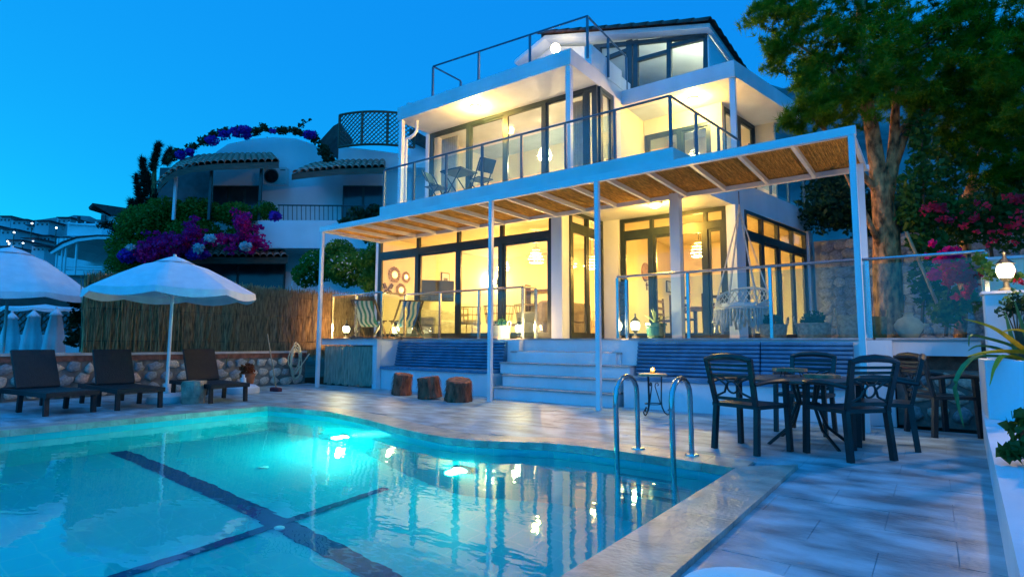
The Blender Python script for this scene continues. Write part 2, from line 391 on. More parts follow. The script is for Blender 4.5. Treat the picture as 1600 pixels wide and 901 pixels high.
# left jut, hollow, behind a curtain
MB().box(-11.75, -9.76, 8.3, 8.995, T-.12, T-.001).build('jut_slab', white, terr)
MB().box(-11.78, -9.74, 8.26, 8.998, T, T+.026).build('edge_slab', marble, terr)
MB().box(-9.9, -9.76, 8.42, 8.996, -.05, T-.122).build('jut_pier', white, terr)
# right extension on a beam with a recess below
MB().box(-.60, .46, 9.02, 15.4, T-.2, T-.002).build('terrace_beam', white, terr)
MB().box(-.62, .50, 8.98, 9.3, T, T+.028).build('edge_slab', marble, terr)
MB().box(-.60, .46, 9.32, 15.4, T, T+.007).build('floor_tiles', tf, terr)
MB().box(-.74, -.44, 8.9, 9.018, -.05, T-.003).build('corner_pier', white, terr)
# steps
st = struct('entrance_steps', MB().box(-6.43, -4.36, 8.9, 9.155, -.05, .835), white)
sy = [8.22, 8.46, 8.70, 8.94]; xl = [-6.47, -6.46, -6.70, -6.62]; xr = [-4.1, -4.1, -4.02, -4.3]
for k in range(4):
    z1 = T*(k+1)/5
    MB().box(xl[k]+.01, xr[k], sy[k]+.01, 9.15, (z1-T/5) if k else -.05, z1-.032).build('step', white, st)
    MB().cbox(xl[k], xr[k]+.01, sy[k]-.015, min(sy[k]+.30, 9.15), z1-.031, z1, .008).build('nosing', marble, st)
# built-in benches
for nm, x0, x1, lab in (('l', -9.86, -6.72, 'long white masonry bench between the curtain and the steps'), ('r', -4.0, -.86, 'long white masonry bench right of the steps behind the dining table')):
    b = thing('masonry_bench', lab, 'bench', (x0, 8.42, 0), group=None)
    MB().box(x0, x1, 8.42, 8.995, -.05, .42).build('base', white, b)
    MB().box(x0+.005, x1, 8.9, 8.993, .425, .44).build('back_ledge', white, b)
    navyc = M('bench_fabric', (.06, .20, .33), .8, .25, 5, .3, bscale=120)
    # seat mattress: things lying on the bench
    segs = [(x0+.03, x1-.02)] if nm == 'l' else [(x0+.03, -2.06), (-2.04, x1-.02)]
    for i, (a, c) in enumerate(segs):
        lb = ('flat blue seat mattress on the bench beside the curtain', 'flat blue seat mattress on the bench under the small candle table', 'flat blue seat mattress on the bench behind the dining chairs')[i+(nm == 'r')]
        sm = MB().cbox(a, c, 8.385, 8.80, .424, .485, .015).build('seat_mattress', navyc); tag(sm, lb, 'cushion', 'blue bench mattresses')
        lb = ('ribbed blue back cushion on the bench beside the curtain', 'ribbed blue back cushion right of the steps, nearer the steps', 'ribbed blue back cushion behind the dining chairs')[i+(nm == 'r')]
        bc = thing('back_cushion', lb, 'cushion', ((a+c)/2, 8.9, .486), group='ribbed blue back cushions')
        nr = 9; hh = (T-.03-.487)/nr
        for q in range(nr):
            z0 = .487+q*hh; yb = 8.86+.012*q
            pts = []
            for s_ in range(9):
                an = -math.pi/2+math.pi*s_/8; pts.append((yb-.055*math.cos(an), z0+hh/2+hh/2*math.sin(an)))
            pts += [(yb+.09, z0+hh), (yb+.09, z0)]
            mb = MB(); npt = len(pts)
            for xx, dy in ((a, .012), (a+.03, 0), (c-.03, 0), (c, .012)):
                mb.v += [(xx, p[0]+dy, p[1]) for p in pts]
            for s_ in range(3):
                mb.f += [(s_*npt+i_, s_*npt+(i_+1) % npt, (s_+1)*npt+(i_+1) % npt, (s_+1)*npt+i_) for i_ in range(npt)]
            mb.f += [tuple(range(npt-1, -1, -1)), tuple(range(3*npt, 4*npt))]
            mb.build('padded_roll', navyc, bc, smooth=True)
# white upstand between the bench end and the curtain (in the photo a plain wall)
MB().box(-9.9, -9.757, 8.30, 8.41, -.05, T-.123).build('jut_pier', white, terr)
# curtain below the jut
cu = MB(); N = 120; hgt = [0, .25, .5, .75, 1]
for j, t in enumerate(hgt):
    for i in range(N+1):
        x = -11.68+1.86*i/N
        a = .028*(1+.7*(1-t)); yv = 8.345+a*math.sin(i*.9+.6*math.sin(i*.21)+.3*t)+.015*math.sin(i*2.3+t)
        zb = .035+.02*math.sin(i*.33)+(.05 if i > 108 else 0)
        cu.v.append((x, yv, zb+(T-.15-zb)*t))
for j in range(4):
    for i in range(N): k = j*(N+1)+i; cu.f.append((k, k+1, k+N+2, k+N+1))
tag(cu.build('curtain', M('burlap', (.44, .37, .28), .95, .3, 7, .6, stretch=(6, 6, .6), bscale=60), smooth=2), 'grey brown burlap curtain hiding the space under the terrace corner', 'curtain')
# ================================================================== THE VILLA
FF = 4.25; R1 = 6.70
villa = thing('villa', 'white three storey house with dark framed glass fronts and lit rooms above the pool', 'house', (-7, 12, T))
def vb(name, mat=white, parent=None, **k):
    def f(*a): return MB().box(*a).build(name, mat, parent or villa, **k)
    return f
def window(p0, p1, z0, z1, cuts, transom=None, fw=.075, fd=.09, tw_=.15, mat=darkframe, parent=None, sash=True, skip=(), gmat=None):
    """glazed front from p0 to p1 (xy). cuts: fractions of mullions; transom: height"""
    p0, p1 = Vector((*p0, 0)), Vector((*p1, 0)); d = (p1-p0); Lh = d.length; d.normalize(); nrm = Vector((-d.y, d.x, 0))
    def P(s, z, o=0): return p0+d*s+nrm*o+Vector((0, 0, z))
    fr = MB(); up = (0, 0, 1)
    xs = [0]+[c*Lh for c in cuts]+[Lh]
    fr.beam(P(0, z1-fw/2), P(Lh, z1-fw/2), fd, fw); fr.beam(P(0, z0+fw/2), P(Lh, z0+fw/2), fd, fw)
    for i, s in enumerate(xs):
        ss = min(max(s, fw/2), Lh-fw/2); fr.beam(P(ss, z0+fw), P(ss, z1-fw), fw, fd-.004, (nrm.x, nrm.y, 0))
    if transom:
        for a, b in zip(xs[:-1], xs[1:]):
            fr.beam(P(a+fw/2 if a else fw, transom), P(b-fw/2 if b < Lh else Lh-fw, transom), fd-.008, tw_)
    zt = (transom-tw_/2) if transom else z1-fw
    fo = fr.build('window', mat, parent or villa)
    for i, (a, b) in enumerate(zip(xs[:-1], xs[1:])):
        a2 = a+(fw/2 if a else fw); b2 = b-(fw/2 if b < Lh else fw)
        of = .012 if i % 2 else -.012
        if i not in skip:
            MB().add([P(a2, z0+fw, of), P(b2, z0+fw, of), P(b2, zt, of), P(a2, zt, of)], [(0, 1, 2, 3)]).build('pane', gmat or glass, fo)
            if sash:
                s = MB(); q = .05
                for u0, u1, v0, v1 in ((a2, b2, z0+fw, z0+fw+q), (a2, b2, zt-q, zt)):
                    s.beam(P(u0, (v0+v1)/2, of), P(u1, (v0+v1)/2, of), .05, q)
                for u in (a2+q/2, b2-q/2): s.beam(P(u, z0+fw+q, of), P(u, zt-q, of), q, .048, (nrm.x, nrm.y, 0))
                s.build('sash', mat, fo)
        if transom:
            MB().add([P(a2, transom+tw_/2, of), P(b2, transom+tw_/2, of), P(b2, z1-fw, of), P(a2, z1-fw, of)], [(0, 1, 2, 3)]).build('pane', gmat or glass, fo)
    return fo
def frac(pxs, Y, x0, x1): return [(py(x, 430, Y).x-x0)/(x1-x0) for x in pxs]

# slabs and roofs
slab = [(-10.62, 9.0), (-3.32, 9.0), (-2.96, 11.9), (-2.30, 15.5), (-11.45, 15.5), (-11.45, 9.62), (-10.98, 9.55)]
MB().prism(slab, 3.71, FF).build('floor_slab', white, villa)
MB().prism([(-11.3, 9.7), (-5.95, 9.7), (-5.95, 11.5), (-3.15, 11.5), (-2.55, 15.3), (-11.3, 15.3)], 3.698, 3.706).build('ceiling', cream, villa)
vb('roof_slab')(-10.88, -5.70, 9.72, 15.4, R1, 7.04)
MB().prism([(-5.698, 12.12), (-3.10, 12.12), (-2.40, 15.5), (-5.698, 15.5)], 6.64, 7.0).build('roof_slab', white, villa)
vb('parapet')(-5.86, -5.69, 10.6, 12.11, 7.042, 7.5)
vb('parapet')(-5.85, -5.691, 12.115, 12.6, 7.042, 7.36)
# ground floor walls
vb('wall')(-11.45, -11.36, 9.62, 15.5, T+.01, 3.708)
vb('wall', cream)(-11.355, -11.33, 9.75, 15.3, T+.01, 3.697)
vb('wall', cream)(-11.32, -2.4, 15.31, 15.45, T+.01, 3.697)
vb('wall', cream)(-11.32, -5.9, 14.4, 14.5, T+.01, 3.697)
vb('wall', cream)(-5.93, -5.80, 11.46, 15.3, T+.01, 3.697)
vb('wall')(-5.86, -5.44, 11.30, 11.45, T+.01, 3.709)
vb('column')(-6.09, -5.84, 9.58, 9.86, T+.01, 3.709)
vb('column')(-3.57, -3.40, 9.42, 9.58, T+.01, 3.709)
MB().prism([(-3.16, 11.36), (-2.98, 11.36), (-2.92, 11.78), (-3.12, 11.78)], T+.01, 3.709).build('column', white, villa)
MB().prism([(-2.44, 15.2), (-2.30, 15.2), (-2.26, 15.5), (-2.44, 15.5)], T+.01, 3.709).build('column', white, villa)
vb('lintel')(-11.36, -6.10, 9.60, 9.72, 3.665, 3.709)
window((-11.35, 9.66), (-6.10, 9.66), T+.03, 3.66, frac((653.5, 716.5, 784.5), 9.66, -11.35, -6.10), transom=3.20, tw_=.16)
window((-5.85, 9.87), (-5.85, 11.29), T+.03, 3.70, [.52], transom=3.38, tw_=.16)
window((-5.43, 11.40), (-3.17, 11.40), T+.03, 3.70, frac((1020, 1062, 1105), 11.4, -5.43, -3.17), transom=3.36, tw_=.16)
window((-2.95, 11.80), (-2.40, 15.2), T+.03, 3.68, [.25, .5, .75], transom=3.20, tw_=.15)
# first floor
vb('wall')(-10.98, -10.86, 10.86, 15.4, FF+.002, R1-.001)
window((-10.85, 10.92), (-5.72, 10.92), FF+.01, R1-.005, frac((731, 789, 852), 10.92, -10.85, -5.72)+[.945], mat=M('frame_slate', (.03, .055, .07), .35, .2))
window((-5.72, 10.98), (-5.72, 11.62), FF+.01, R1-.005, [], mat=MATS['frame_slate'])
vb('wall')(-5.84, -5.66, 11.63, 11.95, FF+.002, R1-.001)
vb('wall', cream)(-5.84, -5.67, 11.952, 15.3, FF+.002, R1-.061)
vb('wall', cream)(-10.85, -5.85, 13.6, 13.75, FF+.002, R1-.001)
vb('wall', cream)(-10.855, -10.83, 11.0, 13.59, FF+.002, R1-.001)
vb('wall', cream)(-3.98, -3.72, 13.28, 13.5, FF+.002, 6.639)
vb('wall', cream)(-5.66, -3.0, 15.31, 15.45, FF+.002, 6.639)
vb('lintel', cream)(-5.66, -3.985, 13.30, 13.42, 6.25, 6.639)
window((-5.64, 13.36), (-3.99, 13.36), FF+.01, 6.249, [.55], mat=MATS['frame_slate'])
window((-3.78, 13.52), (-3.5, 15.3), FF+.01, 6.63, [.5], mat=MATS['frame_slate'])
for x, y, z1 in ((-10.78, 9.80, R1), (-5.78, 9.80, R1), (-3.17, 12.2, 6.64)):
    vb('column', whitemetal)(x-.055, x+.055, y-.055, y+.055, FF+.001, z1-.001)
pipe = MB().tube([(-10.45, 10.0, R1-.01), (-10.45, 10.0, R1-.28), (-10.50, 9.96, R1-.38), (-10.60, 9.93, R1-.44), (-10.70, 9.90, R1-.46), (-10.72, 9.90, R1-.55), (-10.72, 9.90, FF+.01)], .042, 10)
pipe.build('drainpipe', whitemetal, villa, smooth=True)
# attic: glazed gable, tiled roof
AY = 12.95
def A(x, y, o=0): p = py(x, y, AY); return Vector((p.x, AY+o, p.z))
fr = MB()
for a, b, w_ in (((984, 64), (984, 152), .16), ((994, 64), (994, 145), .12), ((1046, 62), (1046, 135), .11), ((1103, 57), (1103, 120), .10), ((936, 72), (936, 160), .12)):
    fr.beam(A(*a), A(*b), w_, .1, (0, 1, 0))
for a, b in (((928, 74), (1106, 57)), ((937, 96), (984, 78)), ((995, 95), (1046, 81)), ((1047, 73), (1103, 60))):
    fr.beam(A(*a, -.005), A(*b, -.005), .105, .09, (0, 0, 1))
af = fr.build('window', MATS['frame_slate'], villa)
for q in ([(938, 73), (983, 67), (983, 150), (938, 160)], [(996, 67), (1046, 62), (1046, 133), (996, 143)], [(1048, 62), (1102, 58), (1102, 118), (1048, 133)]):
    MB().quad(*[A(x, y, .02) for x, y in q]).build('pane', glass, af)
e = A(1116, 47); ap = A(862, 64); lf = A(815, 102)
ex_, ez_ = e.x, e.z; ax_, az_ = ap.x, ap.z; lx_, lz_ = lf.x, lf.z
MB().prism([(A(1106, 60).x, AY-.05), (ex_-.12, AY-.05), (ex_-.12, 16), (A(1106, 60).x, 16)], 7.002, ez_-.10).build('attic_wall', white, villa)
vb('attic_wall')(-9.6, A(930, 90).x-.01, AY-.04, AY+.1, 7.042, 8.3)
MB().add([(-9.4, AY+.02, 8.302), (A(928, 80).x, AY+.02, 8.302), (A(928, 80).x, AY+.02, A(928, 72).z), (ax_, AY+.02, az_-.16), (lx_+.2, AY+.02, lz_-.05)], [(0, 1, 2, 3, 4)]).build('gable', white, villa)
vb('attic_wall', cream)(-9.6, ex_-.2, 15.6, 15.7, 7.042, 8.0)
vb('attic_floor', cream)(-9.0, ex_-.2, AY+.12, 15.55, 7.045, 7.055)
rt = M('roof_tile', (.10, .045, .035), .7, .35, 5, .4)
roof = MB().add([(ex_, AY-.35, ez_), (ax_, AY-.35, az_), (ax_, 16.2, az_), (ex_, 16.2, ez_), (ex_, AY-.35, ez_-.10), (ax_, AY-.35, az_-.10), (ax_, 16.2, az_-.10), (ex_, 16.2, ez_-.10)],
                [(0, 1, 2, 3), (7, 6, 5, 4), (0, 4, 5, 1), (2, 6, 7, 3), (1, 5, 6, 2), (3, 7, 4, 0)])
roof.add([(ax_-.001, AY-.35, az_), (lx_, AY-.35, lz_), (lx_, 16.2, lz_), (ax_-.001, 16.2, az_), (ax_-.001, AY-.35, az_-.1), (lx_, AY-.35, lz_-.1), (lx_, 16.2, lz_-.1), (ax_-.001, 16.2, az_-.1)],
         [(3, 2, 1, 0), (4, 5, 6, 7), (1, 5, 4, 0), (3, 7, 6, 2), (2, 6, 5, 1), (0, 4, 7, 3)])
ro = roof.build('roof', white, villa)
MB().add([(ex_+.02, AY-.33, ez_+.004), (ax_, AY-.33, az_+.008), (ax_, 16.2, az_+.008), (ex_+.02, 16.2, ez_+.004)], [(0, 1, 2, 3)]).build('tile_bed', rt, ro)
MB().add([(ax_-.002, AY-.33, az_+.008), (lx_, AY-.33, lz_+.008), (lx_, 16.2, lz_+.008), (ax_-.002, 16.2, az_+.008)], [(3, 2, 1, 0)]).build('tile_bed', rt, ro)
def barrel(L, r0, r1, th=.018, seg=8):
    mb = MB()
    for yy, rr in ((0, r0), (L, r1)):
        for k in range(seg+1):
            a = math.pi*k/seg; mb.v.append((rr*math.cos(a), yy, rr*math.sin(a)))
    for yy, rr in ((0, r0-th), (L, r1-th)):
        for k in range(seg+1):
            a = math.pi*k/seg; mb.v.append((rr*math.cos(a), yy, rr*math.sin(a)))
    n = seg+1
    for k in range(seg):
        mb.f += [(k, k+1, n+k+1, n+k), (2*n+k, 3*n+k, 3*n+k+1, 2*n+k+1), (k, 2*n+k, 2*n+k+1, k+1), (n+k, n+k+1, 3*n+k+1, 3*n+k)]
    return mb
tm = bpy.data.meshes.new('roof_tile'); t_ = barrel(.44, .11, .085); tm.from_pydata(t_.v, [], t_.f); tm.materials.append(rt); tm.update()
tm.polygons.foreach_set('use_smooth', [True]*len(tm.polygons))
def tile_line(a, b, parent, n, up=Vector((0, 0, 1)), sc=1, mesh=None):
    a, b = Vector(a), Vector(b); d = (b-a).normalized(); sd = d.cross(up).normalized(); un = sd.cross(d)
    for k in range(n):
        p = a.lerp(b, k/n); mt = Matrix((sd, d, un)).transposed().to_4x4(); 
        s_ = sc
        inst(mesh or tm, parent, Matrix.Translation(p) @ mt @ Matrix.Scale(s_, 4), 'tile')
tile_line((ex_, AY-.32, ez_+.01), (ax_, AY-.32, az_+.01), ro, 12, sc=1.35)
tile_line((ex_+.02, AY-.3, ez_+.0), (ex_+.02, 16.1, ez_+.0), ro, 8)
for j in range(1, 9):
    f_ = j/9; tile_line((ex_+(ax_-ex_)*f_, 16.1, ez_+(az_-ez_)*f_+.01), (ex_+(ax_-ex_)*f_, AY-.1, ez_+(az_-ez_)*f_+.01), ro, 8)

# ---------------- balustrades
def balustrade(label, pts, z0, z1, step, pmat, rmat, glassy=True, pw=.045, closed_gap=.06, group='glass balustrades', rr=.022, inner=0, name='glass_balustrade'):
    b = thing(name, label, 'railing', (pts[0][0], pts[0][1], z0), group=group)
    V = [Vector((p[0], p[1], 0)) for p in pts]
    for a, c in zip(V[:-1], V[1:]):
        d = c-a; L = d.length; n = max(1, round(L/step)); d.normalize()
        for k in range(n):
            s0 = a+d*(L*k/n); s1 = a+d*(L*(k+1)/n)
            if glassy:
                g0 = s0+d*(pw*.5+.015); g1 = s1-d*(pw*.5+.015); nn = Vector((-d.y, d.x, 0))*.005
                MB().add([g0-nn+Vector((0, 0, z0+.05)), g1-nn+Vector((0, 0, z0+.05)), g1-nn+Vector((0, 0, z1-.07)), g0-nn+Vector((0, 0, z1-.07))], [(0, 1, 2, 3)]).build('glass_panel', railglass, b)
            MB().beam(s0+Vector((0, 0, z0)), s0+Vector((0, 0, z1-rr)), pw, pw, (d.x, d.y, 0)).build('post', pmat, b)
        if c == V[-1]: MB().beam(c+Vector((0, 0, z0)), c+Vector((0, 0, z1-rr)), pw, pw, (d.x, d.y, 0)).build('post', pmat, b)
    for a, c in zip(V[:-1], V[1:]):
        MB().tube([a+Vector((0, 0, z1)), c+Vector((0, 0, z1))], rr, 8).build('handrail', rmat, b, smooth=True)
    return b
slate = M('rail_paint', (.05, .13, .20), .35, .1)
balustrade('long glass balustrade round the first floor balcony', [(-10.55, 9.06), (-3.38, 9.06), (-3.02, 11.9)], FF, 5.17, 1.05, slate, slate, group=None)
balustrade('open blue metal railing round the flat roof terrace', [(-9.85, 11.0), (-9.88, 9.98), (-5.62, 10.3), (-5.70, 12.4)], 7.04, 7.98, 1.35, slate, slate, glassy=False, group=None, name='roof_railing')
balustrade('glass balustrade beside the striped deckchairs, left of the steps', [(-11.4, 8.32), (-9.66, 8.32), (-9.72, 9.06), (-6.42, 9.06), (-6.30, 9.34)], T+.025, 2.09, .98, steel, steel)
balustrade('glass balustrade in front of the hanging chair, right of the steps', [(-4.35, 9.34), (-4.38, 9.04), (.56, 9.04)], T+.028, 2.15, 1.22, steel, steel)
balustrade('short glass railing on the rear side balcony beyond the grey side wall', [(-2.86, 12.1), (-2.38, 15.3)], FF, 5.1, 1.1, slate, slate, group=None)

# ---------------- pergola
perg = thing('pergola', 'white metal pergola roofed with reed matting in front of the house', 'pergola', (-6, 8.5, 0))
PF, PB = 7.78, 9.50; xs_p = [-11.12, -6.2, -4.1, -.67]
for x in xs_p:
    MB().box(x-.035, x+.035, PF-.035, PF+.035, 0, 3.499).build('post', whitemetal, perg)
MB().box(-.70-.04, -.70+.04, PB-.46, PB-.38, T+.03, 3.49).build('post', whitemetal, perg)
MB().box(-11.2, -.62, PF-.04, PF+.04, 3.50, 3.61).build('beam', whitemetal, perg)
MB().box(-11.2, -.62, PB-.045, PB+.045, 3.50, 3.57).build('beam', whitemetal, perg)
reed = M('reed_mat', (.58, .32, .07), .85, .45, 9, .6, stretch=(14, .7, 3), bscale=40)
nraf = 16; 
for k in range(nraf+1):
    x = -11.15+(10.48)*k/nraf; a = Vector((x, PF+.041, 3.535)); b = Vector((x, PB-.046, 3.535))
    MB().beam(a, b, .05, .07).build('rafter', whitemetal, perg)
    if k < nraf:
        x1 = -11.15+10.48*(k+1)/nraf; mb = MB(); nn = 46
        mb.box(x, x1, PF+.045, PB+.06+random.uniform(-.02, .05), 3.592, 3.60)
        for q in range(nn):
            xx = x+(x1-x)*(q+.5)/nn+random.uniform(-.004, .004); r_ = random.uniform(.004, .0075); dz = random.uniform(0, .008)
            mb.tube([(xx, PF+.045, 3.583+dz*.6), (xx+random.uniform(-.02, .02), (PF+PB)/2, 3.580+dz*.6), (xx+random.uniform(-.02, .02), PB+.02+random.uniform(0, .1), 3.583+dz*.6)], r_, 4)
        mb.build('reed_mat', reed, perg)
# ================================================================== LAMPS OF THE HOUSE AND INTERIOR
WARM = (1, .66, .27)
bulb = EM('bulb_glow', (1, .72, .30), 6)
def dome(label, x, y, z, e, WARM=(1, .54, .10)):
    t = thing('ceiling_lamp', label, 'lamp', (x, y, z), group=None)
    MB().lathe([(.13, 0), (.135, -.02), (.12, -.035)], (x, y, z), 20).build('rim', whitemetal, t)
    MB().lathe([(.115, -.02), (.10, -.06), (.06, -.085), (.01, -.095)], (x, y, z), 20).build('diffuser', bulb, t, smooth=True)
    lamp(t, (x, y, z-.16), e, WARM, .1)
dome('glowing round ceiling lamp under the upper balcony roof slab', -8.65, 10.2, R1-.002, 54)
dome('glowing round ceiling lamp under the right hand roof slab', -4.2, 12.7, 6.638, 52)
dome('glowing round ceiling lamp in the terrace recess beside the hanging chair', -4.2, 10.35, 3.698, 46, (1, .55, .07))
shade_m = M('lampshade_weave', (.80, .76, .62), .7, .1, 12)
def pendant(label, x, y, z, ceil, e, r=.19, WARM=(1, .58, .15)):
    t = thing('pendant_lamp', label, 'lamp', (x, y, z))
    MB().tube([(x, y, z+.30), (x, y, ceil)], .008, 6).build('cord', darkframe, t)
    for k in range(5):
        z0 = z+.28-.075*k; r0 = r*(.42+.145*k) if k < 4 else r*.95; r1 = r*(.42+.145*(k+1)) if k < 4 else r*.9
        MB().lathe([(r0, z0), (r1, z0-.052), (r1-.012, z0-.052), (r0-.012, z0)], (x, y, 0), 24, cap=False).build('shade_ring', shade_m, t, smooth=True)
    MB().ball((x, y, z+.06), .06).build('bulb', bulb, t, smooth=2)
    lamp(t, (x, y, z-.02), e, WARM, .08)
pendant('white ribbed pendant lamp in the living room by the corner column', -7.55, 11.2, 2.98, 3.697, 135)
pendant('white ribbed pendant lamp in the dining room behind the recess glass', -4.2, 12.85, 3.05, 3.697, 125, WARM=(1, .57, .11))
pendant('white ribbed pendant lamp inside the upstairs room', -7.75, 11.9, 5.75, R1, 140, WARM=(1, .72, .36))
pendant('white ribbed pendant lamp deep in the living room', -9.6, 12.6, 3.1, 3.697, 120)
pendant('white ribbed pendant lamp behind the side glass of the recess', -6.9, 12.7, 2.95, 3.697, 70)
pendant('white ribbed pendant lamp in the upper right bedroom', -4.75, 14.4, 5.75, 6.638, 34, WARM=(1, .74, .40))
t = thing('attic_lamp', 'small lit lamp on the attic floor behind the glass', 'lamp', (-4.6, 13.6, 7.06))
MB().lathe([(.08, 0), (.05, .03), (.02, .05), (.02, .12)], (-4.6, 13.6, 7.06), 12).build('base', darkframe, t)
MB().ball((-4.6, 13.6, 7.26), .10).build('globe', bulb, t, smooth=2); lamp(t, (-4.6, 13.5, 7.5), 13, (.85, 1, .74), .1)
# roof lamp lighting the gable tip
p = py(868, 76, 12.3)
t = thing('roof_lamp', 'bright lit globe lamp on the roof terrace by the gable tip', 'lamp', (p.x, 12.3, 7.04))
MB().tube([(p.x, 12.3, 7.04), (p.x, 12.3, p.z-.1)], .03, 8).build('pole', darkframe, t)
MB().ball((p.x, 12.3, p.z), .13).build('globe', bulb, t, smooth=2); lamp(t, (p.x, 12.0, p.z+.05), 5, (1, .8, .55), .12)
# ---------------- interior things
wood = M('dark_wood', (.10, .055, .03), .55, .35, 3, .2, stretch=(1, 1, 6))
lightwood = M('light_wood', (.36, .23, .12), .55, .25, 4, .2, stretch=(6, 1, 1))
fabric = M('sofa_fabric', (.42, .38, .32), .9, .12, 10, .3, bscale=90)
rattan = M('rattan', (.34, .22, .12), .7, .3, 14, .4)
def on_wall(x, y, X=-11.325): return pxx(x, y, X)
def sun_mirror(label, q, r, deep=.03):
    t = thing('wall_mirror', label, 'mirror', q, group=None)
    n = 26; mb = MB()
    for k in range(n):
        a = 2*math.pi*k/n; c, s = math.cos(a), math.sin(a)
        mb.beam((q.x+.012, q.y+c*r*.5, q.z+s*r*.5), (q.x+.012, q.y+c*r*random.uniform(.92, 1.05), q.z+s*r*random.uniform(.92, 1.05)), r*.16, .012, (1, 0, 0))
    mb.build('woven_rim', rattan, t)
    MB().lathe([(r*.5, 0), (r*.5, .02), (r*.42, .026)], seg=22).xf(Matrix.Translation(q) @ Matrix.Rotation(R(90), 4, 'Y')).build('mirror_glass', M('mirror', (.95, .93, .88), .35, .02, metal=1), t)
sun_mirror('large round woven rim mirror on the left living room wall, topmost', on_wall(616, 429), .21)
sun_mirror('small round openwork mirror beside the topmost woven mirror', on_wall(634, 433), .15)
sun_mirror('round woven rim mirror below, next to the butterfly ornament', on_wall(626, 453), .18)
q = on_wall(605, 452)
t = thing('butterfly_ornament', 'brown wooden butterfly wall ornament beside the round mirrors', 'ornament', q)
for s in (-1, 1):
    for (a, b), nm in (((.18, .17), 'upper_wing'), ((.14, -.13), 'lower_wing')):
        MB().add([(q.x+.01, q.y, q.z), (q.x+.02, q.y+s*a*.6, q.z+b), (q.x+.03, q.y+s*a, q.z+b*.7), (q.x+.02, q.y+s*a*.7, q.z+b*.1),
                  (q.x+.03, q.y, q.z), (q.x+.04, q.y+s*a*.6, q.z+b), (q.x+.05, q.y+s*a, q.z+b*.7), (q.x+.04, q.y+s*a*.7, q.z+b*.1)],
                 [(0, 1, 2, 3), (7, 6, 5, 4), (0, 4, 5, 1), (1, 5, 6, 2), (2, 6, 7, 3), (3, 7, 4, 0)]).build(nm, wood, t)
q = on_wall(671, 455)
t = thing('television', 'black flat television on a wall bracket in the living room', 'television', q)
tvm = Matrix.Translation((q.x+.28, q.y, q.z)) @ Matrix.Rotation(R(-38), 4, 'Z')
MB().box(-.03, .02, -.48, .48, -.29, .29).xf(tvm).build('casing', blackpl, t)
MB().box(.021, .024, -.46, .46, -.27, .27).xf(tvm).build('screen', M('screen', (.05, .06, .07), .15, .1), t)
MB().beam((q.x, q.y, q.z), (q.x+.25, q.y, q.z), .05, .05).build('bracket', darkframe, t)
q = on_wall(695, 437)
t = thing('picture_frame', 'small framed dark picture on the wall right of the television', 'picture', q)
MB().box(q.x, q.x+.03, q.y-.17, q.y+.17, q.z-.21, q.z+.21).build('frame', wood, t)
MB().box(q.x+.031, q.x+.034, q.y-.14, q.y+.14, q.z-.18, q.z+.18).build('mount', white, t)
MB().prism([(q.x+.035, q.y-.09), (q.x+.037, q.y-.09), (q.x+.037, q.y+.09), (q.x+.035, q.y+.09)], q.z-.12, q.z+.05).build('print', M('print_ink', (.12, .12, .13), .7, .6, 14), t)
def sofa(label, x, y, rz, L=1.9):
    t = thing('sofa', label, 'sofa', (x, y, T+.008), rz)
    MB().cbox(-L/2, L/2, -.42, .42, .08, .40, .03).build('base', fabric, t, local=True)
    MB().cbox(-L/2, L/2, .22, .42, .401, .82, .05).build('backrest', fabric, t, local=True)
    for s in (-1, 1): MB().cbox(s*(L/2-.1)-.1, s*(L/2-.1)+.1, -.42, .215, .401, .60, .04).build('armrest', fabric, t, local=True)
    for s in (-1, 1): MB().cbox(s*L*.2-.3, s*L*.2+.3, -.40, .2, .402, .52, .04).build('seat_cushion', M('cushion_fabric', (.48, .45, .40), .9, .1, 10), t, local=True)
    for a in (-1, 1):
        for b in (-1, 1): MB().box(a*(L/2-.08)-.03, a*(L/2-.08)+.03, b*.36-.03, b*.36+.03, 0, .079).build('leg', wood, t, local=True)
    return t
sofa('beige sofa along the left living room wall below the television', -10.75, 11.6, R(90))
sofa('beige sofa behind the sliding glass by the corner column', -6.75, 10.75, R(-100), 1.6)
sofa('beige sofa at the back of the living room', -8.4, 13.7, 0)
def tub_chair(label, x, y, rz):
    t = thing('rattan_armchair', label, 'armchair', (x, y, T+.008), rz, 'rattan armchairs in the living room')
    MB().lathe([(.28, .38), (.30, .40), (.28, .44), (.05, .45)], seg=18).build('seat', fabric, t, local=True)
    for k in range(13):
        a = R(-20)+R(220)*k/12; MB().tube([(.29*math.cos(a), .29*math.sin(a), .38), (.36*math.cos(a), .36*math.sin(a), .78)], .008, 5).build('spindle', rattan, t, local=True)
    for z, r_ in ((.78, .36), (.60, .33)):
        MB().tube([(r_*math.cos(R(-20)+R(220)*k/16), r_*math.sin(R(-20)+R(220)*k/16), z) for k in range(17)], .014, 6).build('hoop', rattan, t, local=True, smooth=True)
    for a in (45, 135, 225, 315): MB().tube([(.24*math.cos(R(a)), .24*math.sin(R(a)), .38), (.29*math.cos(R(a)), .29*math.sin(R(a)), 0)], .014, 6).build('leg', rattan, t, local=True)
for x, y, rz in ((-9.1, 10.6, 160), (-8.15, 10.55, 190), (-7.3, 10.6, 170)):
    tub_chair('round wire backed rattan armchair behind the living room glass', x, y, R(rz))
t = thing('coffee_table', 'low wooden coffee table among the rattan armchairs', 'table', (-8.5, 11.6, T+.008))
MB().box(-9.0, -8.0, 11.35, 11.9, T+.37, T+.41).build('tabletop', lightwood, t)
for a in (-8.95, -8.05):
    for b in (11.4, 11.85): MB().box(a-.025, a+.025, b-.025, b+.025, T+.008, T+.369).build('leg', wood, t)
